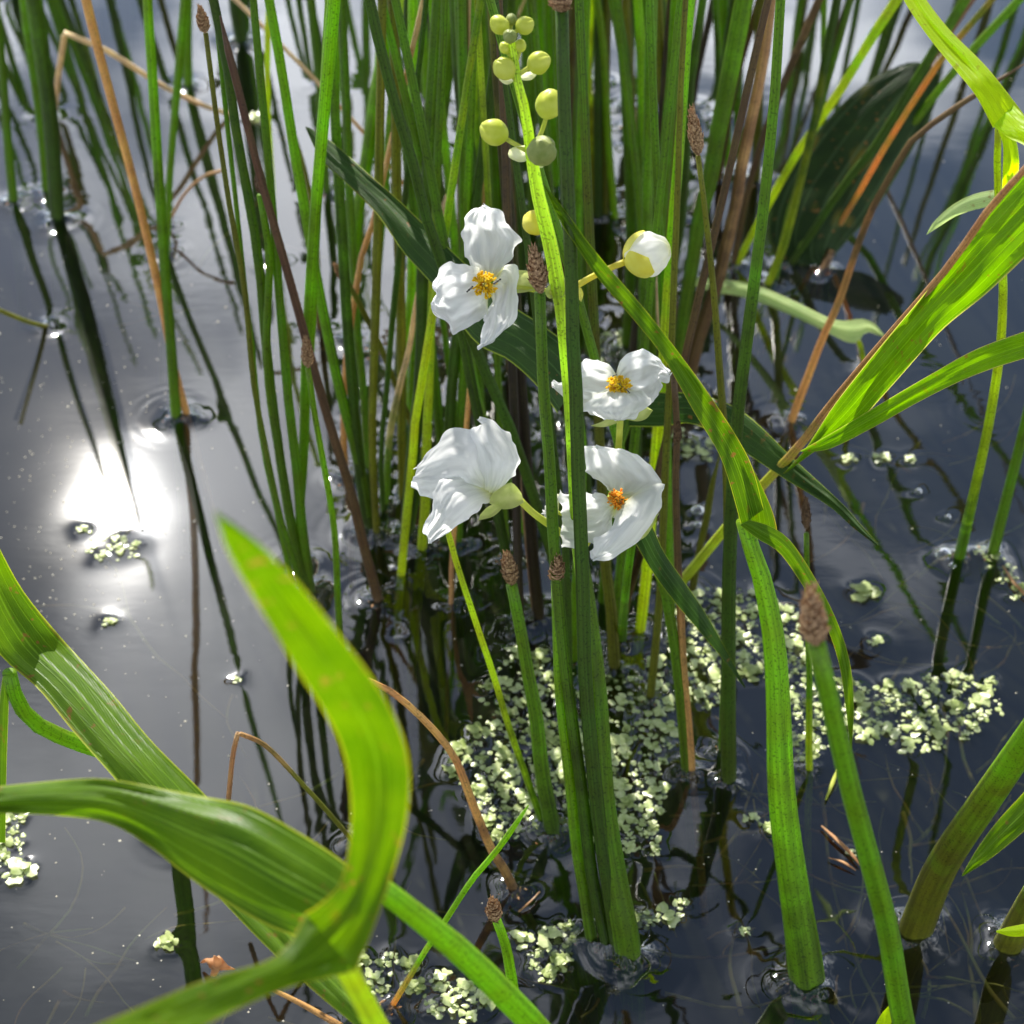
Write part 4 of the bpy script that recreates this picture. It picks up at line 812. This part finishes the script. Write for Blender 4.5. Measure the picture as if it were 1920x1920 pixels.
def put_rosette(px, py, size, label, group=None):
    p = on(px, py); o = bpy.data.objects.new('floating_fern', rd.choice(RM)); COLL.objects.link(o)
    o.location = (p.x, p.y, .0002); o.rotation_euler = (rd.uniform(-.08, .08), rd.uniform(-.08, .08), rd.uniform(0, 6.28)); s = wm(size, depth(p)) / 2 / .0052
    o.scale = (s, s, min(s, 1.3)); tag(o, label, 'water fern', group); RAFT.append((p.x, p.y, .0045 * s)); return o
REG = [('in the raft round the front bundle of stems', [(825,1400),(880,1375),(900,1290),(960,1225),(1040,1225),(1080,1240),(1240,1225),(1262,1330),(1250,1450),(1235,1600),(1150,1600),(1060,1560),(1010,1540),(1020,1565),(930,1575),(880,1500)], 20, 100, .78),
       ('in the raft left of the thick leaf stalk', [(1255,1110),(1420,1090),(1500,1170),(1525,1260),(1440,1300),(1420,1250),(1340,1330),(1290,1330),(1245,1250)], 20, 56, .72),
       ('in the tongue of the raft reaching right', [(1480,1260),(1560,1265),(1640,1290),(1740,1270),(1870,1275),(1885,1335),(1790,1395),(1740,1412),(1600,1385),(1530,1410),(1500,1445),(1470,1340)], 20, 66, .92),
       ('in the patch at the bottom under the hooked leaf', [(675,1800),(760,1785),(800,1830),(910,1850),(915,1905),(830,1912),(760,1850),(700,1865)], 24, 34, .8),
       ('in the patch left of the front bundle foot', [(975,1755),(1060,1730),(1085,1740),(1075,1790),(1030,1850),(1005,1820)], 24, 12, .9),
       ('in the strip right of the front bundle foot', [(1180,1700),(1230,1720),(1290,1680),(1285,1705),(1215,1745),(1185,1740)], 22, 8, .9),
       ('in the patch at the left edge below the broad leaf', [(-10,1530),(60,1535),(40,1600),(45,1660),(-10,1650)], 24, 16, .9),
       ('in the shaded patch behind the small white flower', [(1110,625),(1165,625),(1170,680),(1120,690)], 14, 14, .9),
       ('in the patch under the pointed dark leaf', [(1270,815),(1345,835),(1330,860),(1270,850)], 16, 10, .9),
       ('at the feet of the right-hand stalks', [(1810,1010),(1900,1050),(1925,1120),(1890,1125),(1850,1070)], 16, 9, .9),
       ('in the small dark-looking patch in the sun glare', [(140,985),(215,1000),(270,1030),(235,1065),(160,1040)], 14, 14, .9)]
for desc, poly, sz, cap, dens in REG:
    xs = [p[0] for p in poly]; ys = [p[1] for p in poly]; n = 0; tries = 0
    while n < cap and tries < 4000:
        tries += 1; x, y = rd.uniform(min(xs), max(xs)), rd.uniform(min(ys), max(ys))
        if not inside(x, y, poly) or (mnoise.noise(Vector((x / 45, y / 45, 2))) > dens * .16 + .05): continue
        p = on(x, y); s = rd.choice((.6, .9, 1.1, 1.3, 1.5)) * rd.uniform(.9, 1.1) * sz * 1.9; rr_ = wm(s, depth(p)) / 2
        if any((p.x - a) ** 2 + (p.y - b) ** 2 < (rr_ * .85 + c * .85) ** 2 * 1.05 for a, b, c in RAFT): continue
        if len(RAFT) > 284: break
        put_rosette(x, y, s, 'pale water fern ' + desc, 'water ferns ' + desc); n += 1
for x, y, s, l in [(1619,1114,62,'large round pale fern alone on dark water right of the thick stalk'), (1642,1204,34,'small fern floating below the large round one'),
                   (1708,862,26,'single triangular frond floating under the ribbed leaf'), (1655,860,34,'greenish fern left of the single triangular frond'), (1592,862,30,'wet fern beside the stem foot under the ribbed leaf'),
                   (1395,1748,27,'small white fern alone between the two thick stalk feet'), (1408,1535,36,'pale fern left of the thick stalk above its foot'), (1436,1553,30,'fern half hidden by the thick stalk'),
                   (315,1770,46,'pale fern cluster alone in the lower left water'), (480,222,32,'single pale fern between the stems at upper left'), (1032,1822,40,'tooth-shaped fern below the patch at the front bundle'),
                   (205,1168,28,'small fern in the shimmering water lower left of the glare'), (1595,1600,26,'scrappy fern beside the blurred headed stem'), (345,1912,34,'fern at the bottom edge under the hooked leaf'), (445,1275,20,'tiny fern with a glint above the bent brown stalk')]:
    put_rosette(x, y, s, l)
# loose crumbs between the rosettes, too small and many to count
def crumbs():
    V, F, U = [], [], []; r2 = random.Random(3)
    def bit(p, r):
        o = len(V); a0 = r2.uniform(0, 6); 
        V.append((p.x, p.y, r * .5 + .0002)); U.append((0, 0))
        for k in range(6):
            a = a0 + k * 1.047; q = r * r2.uniform(.7, 1.2); V.append((p.x + q * math.cos(a), p.y + q * math.sin(a), r2.uniform(.0001, r * .5))); U.append((0, 0))
        for k in range(6): F.append((o, o + 1 + k, o + 1 + (k + 1) % 6))
    for desc, poly, sz, cap, dens in REG:
        xs = [p[0] for p in poly]; ys = [p[1] for p in poly]; area = (max(xs) - min(xs)) * (max(ys) - min(ys))
        for i in range(int(area / 150)):
            x, y = rd.gauss(0, 8) + rd.uniform(min(xs), max(xs)), rd.gauss(0, 8) + rd.uniform(min(ys), max(ys))
            if inside(x, y, poly): bit(on(x, y), r2.uniform(.0006, .0022))
    ob = MO('fern_crumbs', (V, F, U), M_DUCK, None, (0, 0, 0)); tag(ob, 'loose pale green crumbs floating between the water ferns', None, None, 'stuff')
    V.clear(); F.clear(); U.clear()
    V2, F2, U2 = [], [], []
    for i in range(900):
        if i < 420: x, y = r2.gauss(150, 170), r2.gauss(900, 260)
        else: x, y = r2.uniform(0, 1920), r2.uniform(100, 1920)
        p = on(x, y); r = r2.uniform(.0002, .0007) * (1.5 if r2.random() < .08 else 1); o = len(V2)
        V2 += [(p.x + r, p.y, .0001), (p.x, p.y + r, .0001), (p.x - r, p.y, .0001), (p.x, p.y - r, .0001), (p.x, p.y, r)]; U2 += [(0, 0)] * 5
        F2 += [(o, o + 1, o + 4), (o + 1, o + 2, o + 4), (o + 2, o + 3, o + 4), (o + 3, o, o + 4)]
    ob = MO('pollen_specks', (V2, F2, U2), M_SCRAP, None, (0, 0, 0)); tag(ob, 'pale dust and pollen specks floating on the water', None, None, 'stuff')
crumbs()
def scum():
    V, F, U = [], [], []; r2 = random.Random(17)
    for x, y, r in FEET:
        if r2.random() < .35: continue
        for i in range(r2.randint(3, 12)):
            a = r2.gauss(4.4, 1.1); q = r + abs(r2.gauss(.0012, .0022)); s = r2.uniform(.00025, .0009); o = len(V); cx, cy = x + q * math.cos(a), y + q * math.sin(a); b = r2.uniform(0, 3)
            e = r2.uniform(1, 3)
            V += [(cx + s * e * math.cos(b), cy + s * e * math.sin(b), .0012), (cx - s * math.sin(b), cy + s * math.cos(b), .001), (cx - s * e * math.cos(b), cy - s * e * math.sin(b), .0012), (cx + s * math.sin(b), cy - s * math.cos(b), .001), (cx, cy, .0012 + s)]; U += [(0, 0)] * 5
            F += [(o, o + 1, o + 4), (o + 1, o + 2, o + 4), (o + 2, o + 3, o + 4), (o + 3, o, o + 4)]
    ob = MO('floating_litter', (V, F, U), M_DEAD, None, (0, 0, 0)); tag(ob, 'fine brown litter caught round the feet of the stems', None, None, 'stuff')
scum()
# under-water weeds
def weeds():
    r2 = random.Random(8); gs = []
    zones = [(1450,1920,760,1250,60), (1400,1920,1380,1700,70), (0,520,1640,1920,34), (560,1000,1300,1900,18), (1500,1920,1700,1920,30), (60,640,230,700,14), (1100,1400,1500,1900,30), (150,480,1080,1330,8)]
    for x0, x1, y0, y1, n in zones:
        for i in range(int(n * .6)):
            x, y = r2.uniform(x0, x1), r2.uniform(y0, y1); p = on(x, y); z = -r2.uniform(.004, .06); a = r2.uniform(-2.6, -.2) if r2.random() < .5 else r2.uniform(0, 3.14); L = r2.uniform(.02, .11); cv = r2.uniform(-1.2, 1.2)
            pts = []; q = Vector((p.x, p.y, z)); r = r2.uniform(.0004, .0015)
            for k in range(6):
                pts.append([*q, r * (1 - k * .12)]); a += cv * .2 + r2.uniform(-.25, .25); q = q + Vector((math.cos(a), math.sin(a), r2.uniform(-.15, .1))) * L / 5; q.z = min(q.z, -.002)
            gs.append(tube(pts, 10, 4))
    ob = MO('waterweed', merge(gs), M_WEED, None, (0, 0, 0)); tag(ob, 'thin brown and olive waterweed strands drifting under the surface', None, None, 'stuff')
weeds()
# a few loose things on the water
def curl(label, pts, w, mat, name, cat):
    out = [[*on(x, y, z), wm(w * s, .8 * TS) / 2] for x, y, z, s in pts]; ob = MO(name, tube(out, 14, 6, .35), mat, None, Vector(out[0][:3])); tag(ob, label, cat)
curl('dead orange leaf scrap curled on the water at the bottom left', [(378,1805,.004,.3),(395,1800,.012,1.3),(415,1812,.010,1.6),(440,1818,.004,.3)], 16, M_DEAD, 'dead_leaf', 'dead leaf')
curl('second dead leaf scrap standing up beside the curled orange one', [(400,1830,.003,.8),(408,1805,.014,1.2),(402,1792,.02,.3)], 13, M_DEAD, 'dead_leaf', 'dead leaf')
curl('dead stem scrap floating left of the blurred headed stem', [(1540,1548,.002,.5),(1570,1575,.003,1.1),(1600,1605,.003,.9),(1612,1622,.002,.4)], 7, M_DEAD, 'plant_scrap', 'plant scrap')
curl('lower dead scrap beside the blurred headed stem', [(1553,1608,.002,.4),(1580,1616,.003,.9),(1605,1632,.002,.4)], 6, M_DEAD, 'plant_scrap', 'plant scrap')
curl('thin dead leaf sliver floating at the right edge', [(1880,1060,.002,.3),(1900,1090,.004,1.0),(1918,1110,.003,1.0),(1935,1130,.002,.4)], 7, M_DEAD, 'plant_scrap', 'plant scrap')
curl('short yellow-green blade bit floating under the headed stem', [(1548,1500,.002,.4),(1562,1465,.004,1),(1572,1440,.006,.4)], 7, M_BUD, 'plant_scrap', 'plant scrap')
mb, t = basemat('bubble'); gl = nd(t, 'ShaderNodeBsdfGlossy'); gl.inputs['Roughness'].default_value = .02; tp = nd(t, 'ShaderNodeBsdfTransparent'); ly = nd(t, 'ShaderNodeLayerWeight'); ly.inputs[0].default_value = .35
ms = nd(t, 'ShaderNodeMixShader'); t.links.new(mth(t, 'MULTIPLY_ADD', ly.outputs['Fresnel'], .8, .08), ms.inputs[0]); t.links.new(tp.outputs[0], ms.inputs[1]); t.links.new(gl.outputs[0], ms.inputs[2])
o = nd(t, 'ShaderNodeOutputMaterial'); t.links.new(ms.outputs[0], o.inputs[0])
for x, y, r, l in [(1768,1042,17,'big water bubble against the lime leaf stalk foot'), (1785,1062,8,'small bubble below the big one at the stalk foot'), (1308,958,13,'round bubble between the stems above the duckweed'), (1309,985,8,'small bubble below the round one between the stems'), (1722,922,7,'single tiny bubble on the open water at right'), (1777,970,6,'tiny bubble above the big bubble')]:
    p = on(x, y); rr_ = wm(r, depth(p)); ob = MO('water_bubble', ball(p + Vector((0, 0, rr_ * .1)), rr_, 1, .8, Vector((0, 0, 1)), 10), mb, None, p); tag(ob, l, 'bubble')
    RAFT.append((p.x, p.y, rr_))
# ------------------------------------------------------------------ water surface with a meniscus at every foot
X0, X1, Y0, Y1, CS = -.56, .56, .44, 1.74, .0019
nx, ny = int((X1 - X0) / CS) + 1, int((Y1 - Y0) / CS) + 1
gx = np.linspace(X0, X1, nx); gy = np.linspace(Y0, Y1, ny); GX, GY = np.meshgrid(gx, gy); Z = np.zeros_like(GX)
def dent(x, y, R, amp, lam, rip=0.0, rad=.05):
    i0, i1 = np.searchsorted(gx, [x - rad, x + rad]); j0, j1 = np.searchsorted(gy, [y - rad, y + rad])
    if i1 <= i0 or j1 <= j0: return
    r = np.sqrt((GX[j0:j1, i0:i1] - x) ** 2 + (GY[j0:j1, i0:i1] - y) ** 2); d = np.maximum(r - R, 0)
    w = np.clip((rad - r) / (rad * .4), 0, 1)
    Z[j0:j1, i0:i1] += (amp * (1 + .28 * np.sin(3 * np.arctan2(GY[j0:j1, i0:i1] - y, GX[j0:j1, i0:i1] - x) + x * 900)) * np.exp(-d / lam) + rip * np.cos(d * 2 * math.pi / .0085) * np.exp(-d / .016)) * w
rw = random.Random(2)
for x, y, r in FEET:
    dent(x, y, r, min(.0044, .0013 + r * .32), .0040 + r * .45, .00002 + r * .004)
for x, y, r in RAFT: dent(x, y, r * .8, .0005, .0030, 0, .025)
for i in range(170):       # small pimples where submerged bits touch the surface between the stems
    x, y = rw.uniform(640, 1330), rw.uniform(200, 1230); p = on(x, y); dent(p.x, p.y, .001, rw.choice((-1, 1)) * rw.uniform(.0002, .0006), rw.uniform(.003, .007), 0, .03)
for x, y, a in ((1735,712,.00004),(1850,772,.00003),(325,775,.00002),(700,1120,.00005),(1460,790,.00003)):
    p = on(x, y); j = np.sqrt((GX - p.x) ** 2 + (GY - p.y) ** 2); Z += a * np.cos(j * 2 * math.pi / .0075) * np.exp(-((j - .018) / .010) ** 2)
for i in range(14):        # slow swell
    a = rw.uniform(0, 6.28); L = rw.uniform(.035, .16); Z += rw.uniform(.5, 1) * .00018 * L * np.sin((GX * math.cos(a) + GY * math.sin(a)) * 2 * math.pi / L + rw.uniform(0, 6))
edge = np.minimum(np.minimum(GX - X0, X1 - GX), np.minimum(GY - Y0, Y1 - GY)); Z *= np.clip(edge / .03, 0, 1)
VV = np.stack([GX, GY, Z], -1).reshape(-1, 3)
idx = np.arange(nx * ny).reshape(ny, nx); FF = np.stack([idx[:-1, :-1], idx[:-1, 1:], idx[1:, 1:], idx[1:, :-1]], -1).reshape(-1, 4)
# outer sheets joined edge to edge
big = 60.0; b0 = len(VV); ov = [(-big, -big, 0), (big, -big, 0), (big, big, 0), (-big, big, 0)]
VV = np.concatenate([VV, np.array(ov)]); cn = [idx[0, 0], idx[0, -1], idx[-1, -1], idx[-1, 0]]
OF = [(b0, b0 + 1, cn[1], cn[0]), (b0 + 1, b0 + 2, cn[2], cn[1]), (b0 + 2, b0 + 3, cn[3], cn[2]), (b0 + 3, b0, cn[0], cn[3])]
me = bpy.data.meshes.new('pond_water'); nf = len(FF) + 4
me.vertices.add(len(VV)); me.vertices.foreach_set('co', VV.astype(np.float32).ravel())
allf = np.concatenate([FF.ravel(), np.array(OF).ravel()]).astype(np.int32)
me.loops.add(len(allf)); me.loops.foreach_set('vertex_index', allf); me.polygons.add(nf)
me.polygons.foreach_set('loop_start', np.arange(nf, dtype=np.int32) * 4); me.polygons.foreach_set('loop_total', np.full(nf, 4, dtype=np.int32))
me.update(calc_edges=True); me.validate(); me.polygons.foreach_set('use_smooth', [True] * len(me.polygons))
wat, t = basemat('pond water')
tcn = nd(t, 'ShaderNodeTexCoord'); mp = nd(t, 'ShaderNodeMapping'); t.links.new(tcn.outputs['Object'], mp.inputs[0]); mp.inputs['Scale'].default_value = (28, 70, 28)
nw = nd(t, 'ShaderNodeTexNoise'); nw.inputs['Scale'].default_value = 1.0; nw.inputs['Detail'].default_value = 3; t.links.new(mp.outputs[0], nw.inputs[0])
nq = nd(t, 'ShaderNodeTexNoise'); nq.inputs['Scale'].default_value = 5.0; t.links.new(tcn.outputs['Object'], nq.inputs[0])
bp = nd(t, 'ShaderNodeBump'); bp.inputs['Distance'].default_value = .00009; t.links.new(ramp(t, nq.outputs[0], [(.42, .12), (.66, 1.0)]), bp.inputs['Strength']); t.links.new(nw.outputs[0], bp.inputs['Height'])
fr = nd(t, 'ShaderNodeFresnel'); fr.inputs[0].default_value = 1.33; t.links.new(bp.outputs[0], fr.inputs['Normal'])
gl = nd(t, 'ShaderNodeBsdfGlossy'); gl.inputs['Roughness'].default_value = .018; t.links.new(bp.outputs[0], gl.inputs['Normal'])
tp = nd(t, 'ShaderNodeBsdfTransparent'); tp.inputs[0].default_value = (.60, .64, .52, 1)
ms = nd(t, 'ShaderNodeMixShader'); t.links.new(mth(t, 'MINIMUM', mth(t, 'MULTIPLY', fr.outputs[0], 5.2), .85), ms.inputs[0])
gr = nd(t, 'ShaderNodeBsdfGlossy'); gr.inputs['Roughness'].default_value = .09; t.links.new(bp.outputs[0], gr.inputs['Normal'])
mg = nd(t, 'ShaderNodeMixShader'); mg.inputs[0].default_value = .006; t.links.new(gl.outputs[0], mg.inputs[1]); t.links.new(gr.outputs[0], mg.inputs[2])   # finest capillary ripples
t.links.new(tp.outputs[0], ms.inputs[1]); t.links.new(mg.outputs[0], ms.inputs[2]); o = nd(t, 'ShaderNodeOutputMaterial'); t.links.new(ms.outputs[0], o.inputs[0])
me.materials.append(wat); w = bpy.data.objects.new('water', me); COLL.objects.link(w); w['kind'] = 'structure'; w['label'] = 'still dark pond water mirroring clouds and stems'
# pond bed
V, F = [], []; n = 40
for j in range(n + 1):
    for i in range(n + 1):
        x, y = -1.6 + 3.2 * i / n, -.6 + 3.6 * j / n; V.append((x, y, -.17 + .03 * mnoise.noise(Vector((x * 3, y * 3, 0)))))
for j in range(n):
    for i in range(n): a = j * (n + 1) + i; F.append((a, a + 1, a + n + 2, a + n + 1))
b0 = len(V); V += [(-70, -70, -.2), (70, -70, -.2), (70, 70, -.2), (-70, 70, -.2)]; c0 = [0, n, (n + 1) ** 2 - 1, n * (n + 1)]
F += [(b0, b0 + 1, c0[1], c0[0]), (b0 + 1, b0 + 2, c0[2], c0[1]), (b0 + 2, b0 + 3, c0[3], c0[2]), (b0 + 3, b0, c0[0], c0[3])]
M_MUD = soft_mat('mud', (.018, .016, .012), (.045, .040, .026), 0, .9, 25)
bed = mesh_obj('pond_bed', V, F, M_MUD, None, None, True); bed['kind'] = 'structure'; bed['label'] = 'dark muddy pond bed under the water'
